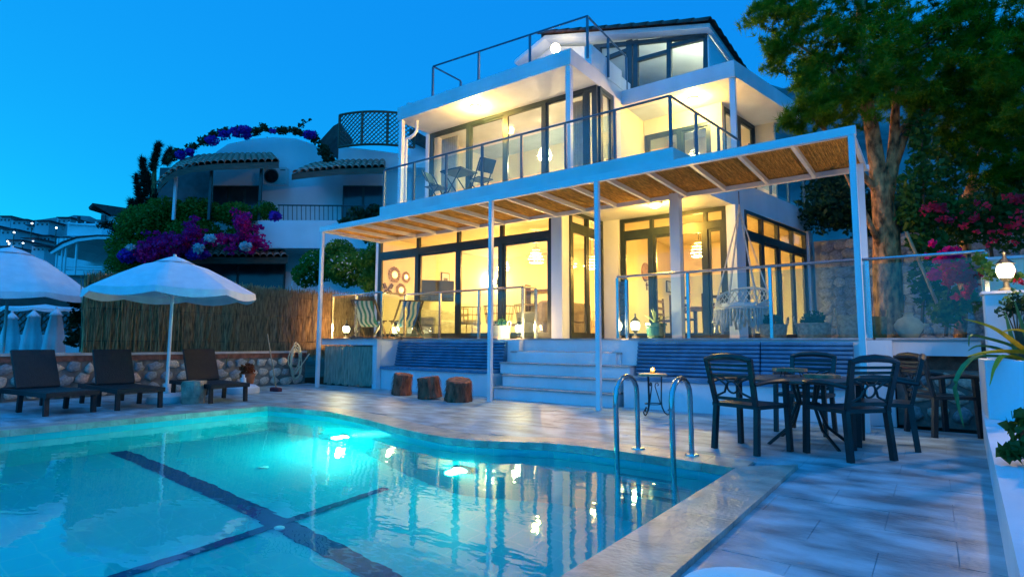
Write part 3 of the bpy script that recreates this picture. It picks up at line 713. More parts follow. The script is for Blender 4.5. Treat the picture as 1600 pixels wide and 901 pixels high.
# shelf at the back wall
t = thing('wall_shelf', 'open dark shelf unit against the back living room wall', 'shelf', (-9.3, 14.25, T+.008))
for z in (.6, 1.05, 1.5): MB().box(-9.9, -8.7, 14.12, 14.39, T+z, T+z+.03).build('shelf_board', wood, t)
for x in (-9.92, -8.72): MB().box(x, x+.03, 14.12, 14.39, T+.008, T+1.7).build('side_panel', wood, t)
p = py(771, 440, 14.2)
t = thing('wall_lamp', 'bright wall lamp above the shelf at the back of the living room', 'lamp', p)
MB().box(p.x-.05, p.x+.05, 14.3, 14.398, p.z-.08, p.z+.08).build('bracket', darkframe, t)
MB().ball((p.x, 14.22, p.z), .075).build('globe', EM('bulb_hot', (1, .85, .5), 12), t, smooth=2); lamp(t, (p.x, 14.0, p.z), 12, WARM, .08)
# dining room behind the recess
t = thing('dining_table', 'dining table with a pale cloth inside the recess room', 'table', (-4.0, 12.9, T+.008))
MB().box(-4.6, -3.4, 12.4, 13.5, T+.70, T+.74).build('tabletop', lightwood, t)
MB().box(-4.25, -3.75, 12.38, 13.52, T+.741, T+.746).build('table_runner', M('runner', (.30, .38, .52), .9, .2, 8), t)
for a in (-4.5, -3.5):
    for b in (12.5, 13.4): MB().box(a-.035, a+.035, b-.035, b+.035, T+.008, T+.699).build('leg', wood, t)
def room_chair(label, x, y, rz):
    t = thing('dining_chair', label, 'chair', (x, y, T+.008), rz, 'wooden dining chairs in the recess room')
    MB().cbox(-.21, .21, -.21, .21, .43, .47, .01).build('seat', wood, t, local=True)
    for s in (-1, 1):
        MB().beam((s*.19, .2, 0), (s*.19, .24, .98), .035, .035).build('leg', wood, t, local=True); MB().beam((s*.19, -.19, 0), (s*.19, -.19, .43), .035, .035).build('leg', wood, t, local=True)
    for z in (.6, .74, .9): MB().beam((-.18, .22, z), (.18, .22, z), .02, .06).build('back_slat', wood, t, local=True)
for x, y, rz in ((-4.85, 12.7, 90), (-4.35, 12.15, 180), (-3.65, 12.15, 180), (-3.15, 13.1, -90)): room_chair('dark wooden slat backed chair at the indoor dining table', x, y, R(rz))
q = pxx(1008, 425, -5.795)
t = thing('woven_plate', 'round woven plate hung on the recess room wall', 'wall decoration', q)
MB().lathe([(.24, 0), (.23, .03), (.12, .015), (.02, .02)], seg=24).xf(Matrix.Translation(q) @ Matrix.Rotation(R(90), 4, 'Y')).build('plate', rattan, t, smooth=True)
for k in range(5):
    a = k*2*math.pi/5; MB().lathe([(.05, 0), (.03, .012)], seg=10).xf(Matrix.Translation((q.x+.02, q.y+.12*math.cos(a), q.z+.12*math.sin(a))) @ Matrix.Rotation(R(90), 4, 'Y')).build('flower_motif', lightwood, t)
q = pxx(1045, 448, -5.795)
t = thing('picture_frame', 'small pale framed picture on the recess room wall', 'picture', q)
MB().box(q.x, q.x+.025, q.y-.2, q.y+.2, q.z-.16, q.z+.16).build('frame', darkframe, t); MB().box(q.x+.026, q.x+.03, q.y-.17, q.y+.17, q.z-.13, q.z+.13).build('print', M('pale_print', (.6, .62, .62), .7, .35, 9), t)
q = pxx(1010, 447, -5.795)
t = thing('wall_cross', 'small dark hanging ornament below the woven plate', 'wall decoration', q)
MB().beam((q.x+.015, q.y, q.z-.1), (q.x+.015, q.y, q.z+.1), .03, .02, (1, 0, 0)).build('upright', wood, t); MB().beam((q.x+.017, q.y-.06, q.z+.03), (q.x+.017, q.y+.06, q.z+.03), .02, .03).build('arm', wood, t)
# upstairs: curtains and a bed
for x0, x1 in ((-10.7, -10.1), (-6.6, -6.1)):
    mb = MB(); n = 40
    for z in (FF+.05, R1-.1):
        for i in range(n+1): mb.v.append((x0+(x1-x0)*i/n, 11.2+.035*math.sin(i*1.3), z))
    for i in range(n): mb.f.append((i, i+1, n+i+2, n+i+1))
    tag(mb.build('curtain', M('voile', (.72, .66, .52), .9, .08, 8), smooth=2), 'cream curtain behind the upstairs glass, at the drainpipe end' if x0 < -9 else 'cream curtain behind the upstairs glass, at the corner post end', 'curtain')
t = thing('bed', 'bed with white linen in the upstairs room', 'bed', (-8.5, 12.6, FF+.001))
MB().box(-9.3, -7.7, 11.8, 13.5, FF+.1, FF+.3).build('frame', wood, t); MB().cbox(-9.28, -7.72, 11.82, 13.4, FF+.301, FF+.55, .05).build('mattress', white, t); MB().box(-9.3, -7.7, 13.45, 13.55, FF+.301, FF+1.0).build('headboard', wood, t)
for a in (-9.2, -7.8):
    for b in (11.9, 13.4): MB().box(a-.04, a+.04, b-.04, b+.04, FF+.002, FF+.099).build('leg', wood, t)
# ================================================================== TERRACE AND POOLSIDE THINGS
# ---------------- garden chairs (local: sits at origin, faces +Y)
def garden_chair():
    t = thing('garden_chair', 'x', 'chair', (0, 0, 0))
    seat = MB(); seat.prism([(-.25, -.22), (.25, -.22), (.27, .20), (.24, .25), (-.24, .25), (-.27, .20)], .405, .44)
    seat.build('seat', blackpl, t, local=True)
    for s in (-1, 1):
        MB().beam((s*.225, -.24, 0), (s*.215, -.20, .43), .042, .05, (0, 1, 0)).build('leg', blackpl, t, local=True)
        MB().beam((s*.26, .23, 0), (s*.25, .21, .64), .042, .05, (0, 1, 0)).build('leg', blackpl, t, local=True)
        MB().tube([(s*.245, -.27, .63), (s*.27, -.1, .655), (s*.275, .1, .66), (s*.26, .22, .65), (s*.25, .26, .62)], [.018, .022, .026, .024, .018], 8).build('armrest', blackpl, t, local=True, smooth=True)
    def bp_(u, z): return (u, -.215-(z-.44)*.24, z)      # leaning back plane
    bo = MB().tube([bp_(-.245, .845), bp_(-.15, .872), bp_(0, .882), bp_(.15, .872), bp_(.245, .845)], [.022, .03, .034, .03, .022], 8).build('backrest', blackpl, t, local=True, smooth=True)
    for s in (-1, 1): MB().beam(bp_(s*.21, .43), bp_(s*.235, .86), .045, .032, (0, 1, 0)).build('back_post', blackpl, bo, local=True)
    for z in (.80, .755, .70): MB().beam(bp_(-.215, z), bp_(.215, z), .014, .024).build('slat', blackpl, bo, local=True)
    MB().beam(bp_(-.205, .485), bp_(.205, .485), .016, .03).build('slat', blackpl, bo, local=True)
    MB().tube([bp_(.055*math.cos(a), .595+.055*math.sin(a)) for a in [2*math.pi*k/16 for k in range(17)]], .010, 6).build('ring', blackpl, bo, local=True, smooth=True)
    for s in (-1, 1):
        MB().tube([bp_(s*.21, .69), bp_(s*.12, .66), bp_(s*.06, .61), bp_(s*.09, .545), bp_(s*.16, .515), bp_(s*.205, .50)], .011, 6).build('scroll', blackpl, bo, local=True, smooth=True)
        MB().tube([bp_(s*.03, .645), bp_(s*.075, .68), bp_(s*.14, .69)], .009, 6).build('scroll', blackpl, bo, local=True, smooth=True)
    return t
gc = garden_chair()
G = 'dark garden chairs round the outdoor table'
spots = [((-1.46, 5.82), -20, 'dark slatted garden chair with its back to the pool ladder'),
         ((-.66, 6.02), 50, 'dark garden chair standing clear of the coping with its back to the paving'),
         ((-.42, 6.86), 92, 'garden chair with its back rim lit warm, beside the planter side of the table'),
         ((.02, 8.10), -55, 'dark garden chair pushed against the stone wall under the terrace beam'),
         ((-1.22, 7.36), 172, 'dark garden chair between the table and the blue bench cushions'),
         ((-1.86, 6.62), -88, 'dark garden chair on the ladder side of the table, tucked in')]
gc.location = (*spots[0][0], .002); gc.rotation_euler.z = R(spots[0][1]); gc['label'] = spots[0][2]; gc['group'] = G
for (xy, a, lb) in spots[1:5]: dup(gc, (*xy, .002), R(a), lb, G)
# ---------------- outdoor table
TX, TY, TZ = -1.08, 6.55, .66
t = thing('garden_table', 'round dark garden table with slim metal legs and a glossy top', 'table', (TX, TY, .002))
MB().lathe([(.60, TZ-.035), (.62, TZ-.025), (.62, TZ-.008), (.60, TZ), (.001, TZ)], (TX, TY, 0), 40).build('tabletop', M('table_top', (.10, .065, .055), .3, .35, 9, .1, stretch=(1, 5, 1)), t, smooth=True)
for k in range(4):
    a = R(45+90*k); c, s = math.cos(a), math.sin(a)
    MB().tube([(TX+.16*c, TY+.16*s, TZ-.036), (TX+.10*c, TY+.10*s, .42), (TX+.22*c, TY+.22*s, .16), (TX+.44*c, TY+.44*s, .002)], .017, 7).build('leg', blackpl, t, smooth=True)
MB().tube([(TX+.115*math.cos(2*math.pi*k/20), TY+.115*math.sin(2*math.pi*k/20), .40) for k in range(21)], .012, 6).build('leg_ring', blackpl, t, smooth=True)
slice_m = M('wood_slice', (.28, .16, .09), .6, .4, 12, .3)
for lb, x, y, r_, lg in (('raised wooden serving board on short wire legs on the garden table', 1238, 566, .15, 1), ('flat wooden slice board lying on the garden table', 1300, 577, .15, 0)):
    p = pz(x, y+6, TZ); p = Vector((TX-.18 if lg else TX+.12, TY+.12 if lg else TY+.1, TZ))
    b = thing('serving_board', lb, 'tray', p, group=None); z0 = .055 if lg else .001
    mb = MB(); n = 18; rr = [r_*random.uniform(.9, 1.08) for _ in range(n)]
    mb.prism([(p.x+rr[k]*1.15*math.cos(2*math.pi*k/n), p.y+rr[k]*math.sin(2*math.pi*k/n)) for k in range(n)], p.z+z0, p.z+z0+.032); mb.build('board', slice_m, b)
    if lg:
        for k in range(3):
            a = 2*math.pi*k/3; MB().tube([(p.x+.1*math.cos(a), p.y+.1*math.sin(a), p.z+z0), (p.x+.12*math.cos(a), p.y+.12*math.sin(a), p.z+.001)], .005, 5).build('leg', blackpl, b)
# ---------------- iron side table with a candle
sx, sy_ = -3.22, 7.72; iron = M('wrought_iron', (.012, .013, .016), .5, .3, 10)
t = thing('side_table', 'small wrought iron side table with scroll feet and a round wooden top', 'table', (sx, sy_, .002))
MB().lathe([(.19, .545), (.20, .555), (.20, .572), (.19, .58), (.001, .58)], (sx, sy_, 0), 28).build('tabletop', M('mosaic_top', (.45, .33, .2), .5, .3, 30), t)
for k in range(3):
    a = R(20+120*k); c, s = math.cos(a), math.sin(a)
    def q(r_, z): return (sx+r_*c, sy_+r_*s, z)
    MB().tube([q(.12, .545), q(.115, .35), q(.11, .2), q(.12, .12), q(.15, .05), q(.19, .016), q(.225, .03), q(.235, .065), q(.215, .09), q(.195, .075)], .009, 6).build('leg', iron, t, smooth=True)
    MB().tube([q(.10, .16), q(.06, .30), q(.03, .40), q(.035, .44), q(.065, .45), q(.08, .425), q(.062, .41)], .007, 6).build('scroll', iron, t, smooth=True)
MB().tube([(sx+.112*math.cos(2*math.pi*k/20), sy_+.112*math.sin(2*math.pi*k/20), .16) for k in range(21)], .007, 6).build('stretcher', iron, t, smooth=True)
t = thing('candle_jar', 'small glass candle jar with a warm flame on the iron side table', 'candle', (sx, sy_, .581))
MB().lathe([(.035, .0), (.038, .01), (.038, .075), (.036, .08)], (sx, sy_, .581), 16, cap=False).build('jar', GL('amber_glass', (.95, .85, .6), .05), t, smooth=True)
MB().lathe([(.033, .004), (.033, .04), (.001, .042)], (sx, sy_, .581), 14).build('wax', M('wax', (.75, .6, .3), .5), t)
MB().lathe([(.003, .042), (.009, .052), (.005, .068), (.001, .078)], (sx, sy_, .581), 8).build('flame', EM('flame', (1, .6, .15), 25), t); lamp(t, (sx, sy_, .581+.10), .8, (1, .6, .2), .02)
# ---------------- palm stump stools
fib = M('palm_fibre', (.30, .09, .05), .95, .55, 14, .9, stretch=(1, 1, .35), bscale=40)
for i, (x, y, r_, h, tl, lb) in enumerate(((-8.24, 7.62, .17, .40, 8, 'shaggy brown palm stump stool nearest the burlap curtain'), (-7.30, 7.46, .19, .38, -6, 'shaggy brown palm stump stool standing between the other two'), (-6.62, 7.44, .21, .37, 9, 'shaggy brown palm stump stool nearest the steps'))):
    t = thing('palm_stump', lb, 'stool', (x, y, .002)); mb = MB(); n = 22
    rot = Matrix.Translation((x, y, .012)) @ Matrix.Rotation(R(tl), 4, 'Y') @ Matrix.Rotation(R(4*i), 4, 'X')
    prof = [(1.08, -.0), (1.1, .08), (1.0, .4), (.97, .75), (1.0, .97), (.9, 1.0), (.4, 1.01), (.01, 1.0)]
    for pr, pz_ in prof:
        for k in range(n): a = 2*math.pi*k/n; w_ = r_*pr*(1+.07*math.sin(k*2.7+i)+.03*random.uniform(-1, 1)); mb.v.append((w_*math.cos(a), w_*math.sin(a), h*pz_))
    for j in range(len(prof)-1): mb.f += [(j*n+k, j*n+(k+1) % n, (j+1)*n+(k+1) % n, (j+1)*n+k) for k in range(n)]
    mb.f.append(tuple(range(n-1, -1, -1))); mb.xf(rot).build('trunk', fib, t)
    k_ = 420; a = RNG.random(k_)*2*math.pi; z = RNG.random(k_)*h; rr = r_*1.02
    base = np.stack([rr*np.cos(a), rr*np.sin(a), z], 1); d = np.stack([np.cos(a)*.45, np.sin(a)*.45, -np.ones(k_)], 1)*(.06+.10*RNG.random(k_))[:, None]
    sd = np.stack([-np.sin(a), np.cos(a), 0*a], 1)*.006; tip = base+d; tip[:, 2] = np.maximum(tip[:, 2], .005)
    v = np.stack([base-sd, base+sd, tip], 1).reshape(-1, 3); Rm = np.array(rot); v = v @ Rm[:3, :3].T+Rm[:3, 3]
    arr_mesh('fibre_fringe', v, 3, fib, t)
# ---------------- pool ladder
t = thing('pool_ladder', 'polished steel pool ladder with two curved handrails', 'ladder', (-2.05, 5.13, .012))
for x in (-2.30, -1.79):
    pts = [(x, 5.14, .013), (x, 5.13, .40)]
    for k in range(9):
        a = math.pi*k/8; pts.append((x, 4.905+.225*math.cos(a), .53+.17*math.sin(a)))
    pts += [(x, 4.68, .40), (x, 4.70, -.3), (x, 4.80, -1.2)]
    MB().tube(pts, .023, 12).build('handrail', M('polished_steel', (.42, .47, .50), .12, .1, metal=1), t, smooth=True)
    MB().lathe([(.065, 0), (.06, .012), (.03, .016)], (x, 5.14, .013), 18).build('flange', steel, t)
for z in (-.3, -.6, -.9): MB().box(-2.29, -1.80, 4.68-(z+.3)*.1, 4.76-(z+.3)*.1, z-.012, z+.012).build('tread', steel, t)
# ---------------- loungers (local: foot end towards +X, head at -X)
lounge_m = M('lounger_resin', (.006, .010, .012), .55, .3, 20, .5, bscale=90)
def lounger():
    t = thing('sun_lounger', 'x', 'lounger', (0, 0, 0))
    for s in (-1, 1):
        MB().box(-.95, .95, s*.31-.03, s*.31+.03, .26, .33).build('side_rail', lounge_m, t, local=True)
        for x in (.88, .0, -.82): MB().beam((x, s*.30, .002), (x-.02*(1 if x > 0 else -1), s*.30, .27), .06, .06).build('leg', lounge_m, t, local=True)
    for x in (-.93, .93): MB().box(x-.02, x+.02, -.279, .279, .265, .325).build('end_rail', lounge_m, t, local=True)
    MB().box(-.20, .91, -.278, .278, .315, .334).build('seat_panel', lounge_m, t, local=True)
    a = R(62); c, s = math.cos(a), math.sin(a); bm = Matrix.Translation((-.2, 0, .335)) @ Matrix.Rotation(a, 4, 'Y')
    pts = []
    MB().cbox(-.67, -.01, -.29, .29, -.015, .02, .008).xf(bm).build('backrest', lounge_m, t, local=True)
    MB().beam((-.50, 0, .30), (-.47, 0, .72), .03, .03).build('prop', lounge_m, t, local=True)
    return t
lo = lounger(); GL_ = 'dark sun loungers along the stone wall'
ls = [((-10.42, 2.72), 6, 'dark resin sun lounger farthest from the curtain, beside the closed neighbouring parasols'), ((-10.36, 3.66), -2, 'dark resin sun lounger in the middle of the three, left of the parasol pole'), ((-10.28, 4.98), -4, 'dark resin sun lounger beside the stone block, nearest the hose')]
lo.location = (*ls[0][0], .001); lo.rotation_euler.z = R(ls[0][1]); lo['label'] = ls[0][2]; lo['group'] = GL_
lo.scale = (.95, .93, .93)
for xy, a, lb in ls[1:]: dup(lo, (*xy, .001), R(a), lb, GL_)
# ---------------- parasols
canvas = M('parasol_canvas', (.72, .74, .76), .85, .06, 6, .15, bscale=60)
def parasol(label, x, y, zb, ztop, zrim, r_, rot=0, base=True, val=.13, vent=True):
    t = thing('parasol', label, 'parasol', (x, y, zb)); n = 8; sub = 6; mb = MB()
    rings = [(.14, 1.0), (.4, .80), (.7, .42), (1.0, 0.0)]
    m_ = n*sub
    for f_, hgt in rings:
        for k in range(m_):
            a = rot+2*math.pi*k/m_; ph = (k % sub)/sub; sag = math.sin(math.pi*ph)
            rr = r_*f_*(1-.055*sag*f_) ; mb.v.append((x+rr*math.cos(a), y+rr*math.sin(a), zrim+(ztop-zrim)*hgt-.05*sag*f_*(1-abs(.6-f_))))
    for j in range(3): mb.f += [(j*m_+k, j*m_+(k+1) % m_, (j+1)*m_+(k+1) % m_, (j+1)*m_+k) for k in range(m_)]
    can = mb.build('canopy', canvas, t, smooth=True)
    vb_ = MB()
    for z_ in (0, 1):
        for k in range(m_):
            a = rot+2*math.pi*k/m_; ph = (k % sub)/sub; sag = math.sin(math.pi*ph); rr = r_*(1-.055*sag)*(1.0 if z_ == 0 else 1.015)
            vb_.v.append((x+rr*math.cos(a), y+rr*math.sin(a), zrim-.05*sag*.6-(val*(.72+.28*abs(sag)) if z_ else 0)))
    vb_.f = [(k, (k+1) % m_, m_+(k+1) % m_, m_+k) for k in range(m_)]
    vb_.build('valance', canvas, can, smooth=True)
    if vent: MB().lathe([(r_*.24, ztop-(ztop-zrim)*.06), (r_*.10, ztop+.05), (.02, ztop+.09)], (x, y, 0), 16, cap=False).build('vent_cap', canvas, can, smooth=True)
    MB().tube([(x, y, zb+.02), (x, y, ztop+.12)], .026, 10).build('pole', whitemetal, t, smooth=True)
    for k in range(n):
        a = rot+2*math.pi*k/n; MB().tube([(x+.03*math.cos(a), y+.03*math.sin(a), ztop-.03), (x+r_*.97*math.cos(a), y+r_*.97*math.sin(a), zrim-.02)], .010, 5).build('rib', whitemetal, t)
        MB().tube([(x+.03*math.cos(a), y+.03*math.sin(a), zrim-.12), (x+r_*.5*math.cos(a), y+r_*.5*math.sin(a), zrim+(ztop-zrim)*.60)], .008, 5).build('strut', whitemetal, t)
    if base: MB().lathe([(.27, 0), (.28, .03), (.27, .10), (.20, .14), (.06, .15), (.05, .30)], (x, y, zb), 26).build('base', white, t, smooth=True)
    return t
parasol('open white parasol standing between the sun loungers', -10.25, 4.30, .001, 2.34, 1.83, 1.27, R(12))
t = thing('parasol_stand', 'spare white round parasol base by the stone wall', 'parasol base', (-10.95, 5.98, .001))
MB().lathe([(.30, 0), (.31, .03), (.30, .11), (.22, .16), (.06, .17), (.05, .30)], (-10.95, 5.98, .001), 26).build('weight', white, t, smooth=True); MB().lathe([(.027, .30), (.027, .36)], (-10.95, 5.98, .001), 12).build('sleeve', whitemetal, t)
# stone block stump
mb = MB(); n = 14
for z in (0, .14, .30, .36):
    for k in range(n): a = 2*math.pi*k/n; r_ = .17*(1+.14*math.sin(k*1.9+z*5)+.08*random.uniform(-1, 1))*(1 if z < .33 else .93); mb.v.append((-9.78+r_*math.cos(a), 4.52+r_*math.sin(a), z+.002))
for j in range(3): mb.f += [(j*n+k, j*n+(k+1) % n, (j+1)*n+(k+1) % n, (j+1)*n+k) for k in range(n)]
mb.f += [tuple(range(n-1, -1, -1)), tuple(range(3*n, 4*n))]
tag(mb.build('stone_block', M('pale_rock', (.36, .29, .22), .85, .35, 7, .7)), 'rough pale stone block used as a low table beside the lounger', 'stone')
# rock at the far left by the wall
t_rock = MB().ball((-10.95, 1.95, .22), .30, 12, 8, (1, .8, 1.0))
t_rock.v = [(v[0]+random.uniform(-.03, .03), v[1]+random.uniform(-.03, .03), max(v[2]+random.uniform(-.03, .03), .002)) for v in t_rock.v]
tag(t_rock.build('boulder', MATS['pale_rock']), 'rough pale boulder on the deck beyond the end lounger', 'rock')
# broom
t = thing('broom', 'broom with a pale handle and dark red head leaning on the stone wall', 'broom', (-11.55, 7.0, .002))
b0 = pz(431, 609, .03); b1 = pxx(418, 522, -12.0)
MB().tube([b0+Vector((0, 0, .06)), b1], .012, 7).build('handle', lightwood, t, smooth=True)
MB().cbox(b0.x-.16, b0.x+.16, b0.y-.05, b0.y+.05, .002, .085, .02).build('head', M('red_brush', (.10, .02, .03), .8, .3), t)
# hose coil on the wall
t = thing('garden_hose', 'coiled pale green garden hose hanging on the stone wall', 'hose', pxx(461, 560, -12.14))
hc = pxx(461, 563, -12.10); pts = []
for k in range(150):
    a = 2*math.pi*k/26; r_ = .20+.05*math.sin(k*.35); pts.append((hc.x+.03*math.sin(k*.9)+.02, hc.y+r_*math.cos(a)*(.62+.1*math.sin(k*.2)), hc.z-.10*math.sin(k*.11)+(r_+.14)*math.sin(a)))
pts.append((hc.x+.06, hc.y+.34, hc.z+.16))
MB().tube(pts, .013, 6).build('coil', M('hose_rubber', (.50, .50, .34), .5, .15), t, smooth=True); MB().tube([(hc.x-.06, hc.y, hc.z+.30), (hc.x+.05, hc.y, hc.z+.30)], .015, 6).build('hook', iron, t)
# clay pot with reddish plant near spare base
t = thing('clay_pot', 'small terracotta pot by the stone wall above the spare parasol base', 'pot', (-11.6, 6.42, .002))
MB().lathe([(.10, 0), (.15, .30), (.16, .34), (.13, .34), (.12, .30)], (-11.6, 6.42, .002), 18).build('pot', M('terracotta', (.34, .11, .05), .8, .3, 9, .3), t, smooth=True)
leaves('dry_plant', ell(260, (-11.6, 6.42, .43), (.15, .15, .13)), .07, FOL('rust_leaf', (.22, .05, .02), (.32, .09, .03)), t)
# ---------------- lanterns
def lantern(label, x, y, z, e, h=.42):
    t = thing('lantern', label, 'lantern', (x, y, z), group=None)
    MB().lathe([(.075, 0), (.07, .02), (.03, .04), (.022, .10), (.05, .13), (.062, .14)], (x, y, z), 14).build('base', iron, t, smooth=True)
    MB().lathe([(.058, .145), (.082, .22), (.07, .27), (.05, .29)], (x, y, z), 14).build('glass', EM('lantern_glow', (1, .78, .38), 4), t, smooth=True)
    MB().lathe([(.09, .292), (.05, .33), (.02, .36), (.012, .40), (.02, .415), (.004, .44)], (x, y, z), 14).build('cap', iron, t, smooth=True)
    for k in range(4):
        a = R(45+90*k); MB().tube([(x+.066*math.cos(a), y+.066*math.sin(a), z+.14), (x+.092*math.cos(a), y+.092*math.sin(a), z+.22), (x+.075*math.cos(a), y+.075*math.sin(a), z+.292)], .005, 5).build('bar', iron, t)
    lamp(t, (x, y-.13, z+.25), e, (1, .62, .24), .05)
lantern('glowing lantern on the terrace corner in front of the reed screen', -11.25, 8.62, T+.027, 26)
lantern('glowing lantern beside the white pot basket behind the steps rail', -6.72, 9.36, T+.01, 14)
lantern('glowing lantern beside the aloe pot by the terrace opening', -4.18, 9.30, T+.029, 14)
lantern('glowing floor lantern behind the deckchairs', -10.15, 9.18, T+.01, 6)
# ---------------- pots and baskets
wick = M('wicker', (.46, .37, .26), .8, .3, 22, .8, bscale=70); greenpot = M('green_glaze', (.03, .12, .11), .25, .3, 5)
ivory = M('ivory_pot', (.66, .60, .48), .6, .12, 10, .3)
succ = FOL('succulent', (.03, .10, .07), (.07, .18, .11), 9)
def basket(label, x, y, z, r_, h, mat=wick, handles=True, plant=None, pm_=succ, n=240, name='wicker_basket'):
    t = thing(name, label, 'basket' if name == 'wicker_basket' else 'pot', (x, y, z))
    pr = [(r_*.86, 0)]+[(r_*(.88+.12*k/9)*(1+.012*(k % 2)), h*k/9) for k in range(1, 10)]+[(r_*.93, h), (r_*.90, h-.04), (.01, h-.05)]
    MB().lathe(pr, (x, y, z), 22).build('body', mat, t, smooth=(mat is not wick))
    if handles:
        for s in (-1, 1):
            MB().tube([(x+s*r_*.97+.05*0, y-.06, z+h-.02), (x+s*r_*1.05, y-.055, z+h+.07), (x+s*r_*1.06, y, z+h+.10), (x+s*r_*1.05, y+.055, z+h+.07), (x+s*r_*.97, y+.06, z+h-.02)], .011, 6).build('handle', mat, t, smooth=True)
    if plant:
        leaves('plant', ell(n, (x, y, z+h+plant*.3), (plant, plant, plant*.8)), .07, pm_, t)
    return t
basket('wicker basket with a round succulent nearer the hanging chair', -1.97, 9.42, T+.01, .20, .23, plant=.15)
basket('wicker basket with a round succulent nearer the pergola corner post', -1.42, 9.42, T+.01, .24, .24, plant=.17)
basket('tall empty wicker basket with loop handles at the pergola corner post', -.92, 9.36, T+.01, .19, .34)
basket('dark yellow wicker basket between the corner post and the pine trunk', -.66, 9.55, T+.01, .15, .32, mat=M('wicker_gold', (.34, .22, .07), .8, .3, 22, .8))
basket('ivory pot basket with a small plant behind the balustrade left of the steps', -7.15, 9.34, T+.01, .19, .28, mat=ivory, plant=.14, n=90, name='plant_pot')
# aloe pot
def blades(label, x, y, z, n, L, mat, parent, lean=(.2, .9), wd=.03, nm='leaf', az=None, droop=.5):
    for k in range(n):
        a = (2*math.pi*k/n+random.uniform(-.3, .3)) if az is None else R(az[k]); t_ = random.uniform(*lean); l_ = L*random.uniform(.7, 1.1); mb = MB(); m_ = 7; c, s = math.cos(a), math.sin(a); w_ = wd*random.uniform(.8, 1.2)
        for j in range(m_):
            f_ = j/(m_-1); rr = l_*f_*math.sin(t_)*(1+.2*f_); zz = l_*f_*math.cos(t_)-droop*l_*f_*f_*t_*.6; ww = w_*(1-f_)**.6*(1 if j else .9)+.002
            mb.v += [(x+rr*c-ww*s, y+rr*s+ww*c, z+zz+ww*.45), (x+rr*c, y+rr*s, z+zz-ww*.25), (x+rr*c+ww*s, y+rr*s-ww*c, z+zz+ww*.45)]
        for j in range(m_-1):
            for u in (0, 1): mb.f.append((j*3+u, j*3+u+1, j*3+u+4, j*3+u+3))
        mb.build(nm, mat, parent, smooth=2)
t = thing('aloe_pot', 'spiky aloe in a ribbed green pot beside the glowing terrace lantern', 'plant', (-3.82, 9.34, T+.029))
MB().lathe([(.12, 0), (.15, .04), (.165, .20), (.18, .22), (.18, .26), (.15, .26), (.14, .22), (.01, .22)], (-3.82, 9.34, T+.029), 22).build('pot', greenpot, t)
blades('', -3.82, 9.34, T+.25, 14, .34, M('aloe_leaf', (.22, .28, .09), .5, .3, 4), t, (.15, .8), .02)
# clay jug
t = thing('clay_jug', 'pale pear shaped clay jug on the terrace edge right of the pine trunk', 'jug', (-.26, 9.3, T+.03))
MB().lathe([(.09, 0), (.10, .01), (.16, .12), (.165, .18), (.12, .25), (.06, .28), (.055, .31), (.075, .335), (.06, .335), (.045, .31)], (-.26, 9.3, T+.03), 26).build('body', M('pale_clay', (.55, .43, .30), .75, .15, 7, .3), t, smooth=True)
MB().tube([(-.13, 9.3, T+.20), (-.04, 9.32, T+.20)], .02, 8).build('spout', MATS['pale_clay'], t)
# ---------------- hanging macrame chair
hx, hy, hz = -2.46, 9.62, T+.50
t = thing('hanging_chair', 'white macrame hanging chair with a fringed round seat under the pergola', 'hanging chair', (hx, hy, hz))
MB().tube([(hx, hy, 3.50), (hx, hy, 3.28)], .008, 6).build('hook_chain', iron, t)
N_ = 28; rs = .42
for k in range(6):
    a = R(60*k+15); f_ = .36; MB().tube([(hx, hy, 3.28), (hx+.02*math.cos(a), hy+.02*math.sin(a), 3.1), (hx+rs*math.cos(a), hy+rs*math.sin(a), hz+.05+.30*max(0, math.sin(a)))], .012, 6).build('rope', rope_c, t)
MB().tube([(hx+rs*math.cos(2*math.pi*k/N_), hy+rs*math.sin(2*math.pi*k/N_), hz) for k in range(N_+1)], .024, 8).build('seat_ring', rope_c, t, smooth=True)
MB().tube([(hx+rs*.98*math.cos(2*math.pi*k/N_), hy+.06+rs*.9*math.sin(2*math.pi*k/N_), hz+.19+.19*math.sin(2*math.pi*k/N_)) for k in range(N_+1)], .020, 8).build('back_ring', rope_c, t, smooth=True)
net = MB()
for k in range(N_):       # diamond net: seat dome and back
    for sgn in (-1, 1):
        pts = []
        for j in range(6):
            f_ = j/5; a = 2*math.pi*(k+sgn*f_*2.6)/N_; rr = rs*(1-.02*f_); zz = hz+f_*(.19+.19*math.sin(a)); pts.append((hx+rr*math.cos(a), hy+.06*f_+rr*math.sin(a)*(1-.1*f_), zz))
        net.tube(pts, .0085, 5)
        pts = [(hx+rs*(1-f_)*math.cos(2*math.pi*(k+sgn*f_*3)/N_), hy+rs*(1-f_)*math.sin(2*math.pi*(k+sgn*f_*3)/N_), hz-.13*math.sin(math.pi*.5*f_)) for f_ in (0, .25, .5, .75, .95)]
        net.tube(pts, .008, 5)
net.build('net', rope_c, t, smooth=2)
fr = MB()
for k in range(54):
    a = 2*math.pi*k/54; l_ = .26+.12*math.sin(k*.9)*math.sin(k*.37)+.08*(k % 3 == 0); xx, yy = hx+(rs+.01)*math.cos(a), hy+(rs+.01)*math.sin(a)
    fr.tube([(xx, yy, hz-.01), (xx+random.uniform(-.02, .02), yy+random.uniform(-.02, .02), hz-.5*l_), (xx+random.uniform(-.03, .03), yy+random.uniform(-.03, .03), max(hz-l_, T+.03))], [.013, .02, .024], 6)
fr.build('fringe', rope_c, t, smooth=2)
MB().lathe([(.05, -.03), (.30, -.02), (.37, .03), (.34, .09), (.05, .10)], (hx, hy, hz+.0), 22).build('seat_cushion', white, t, smooth=True)
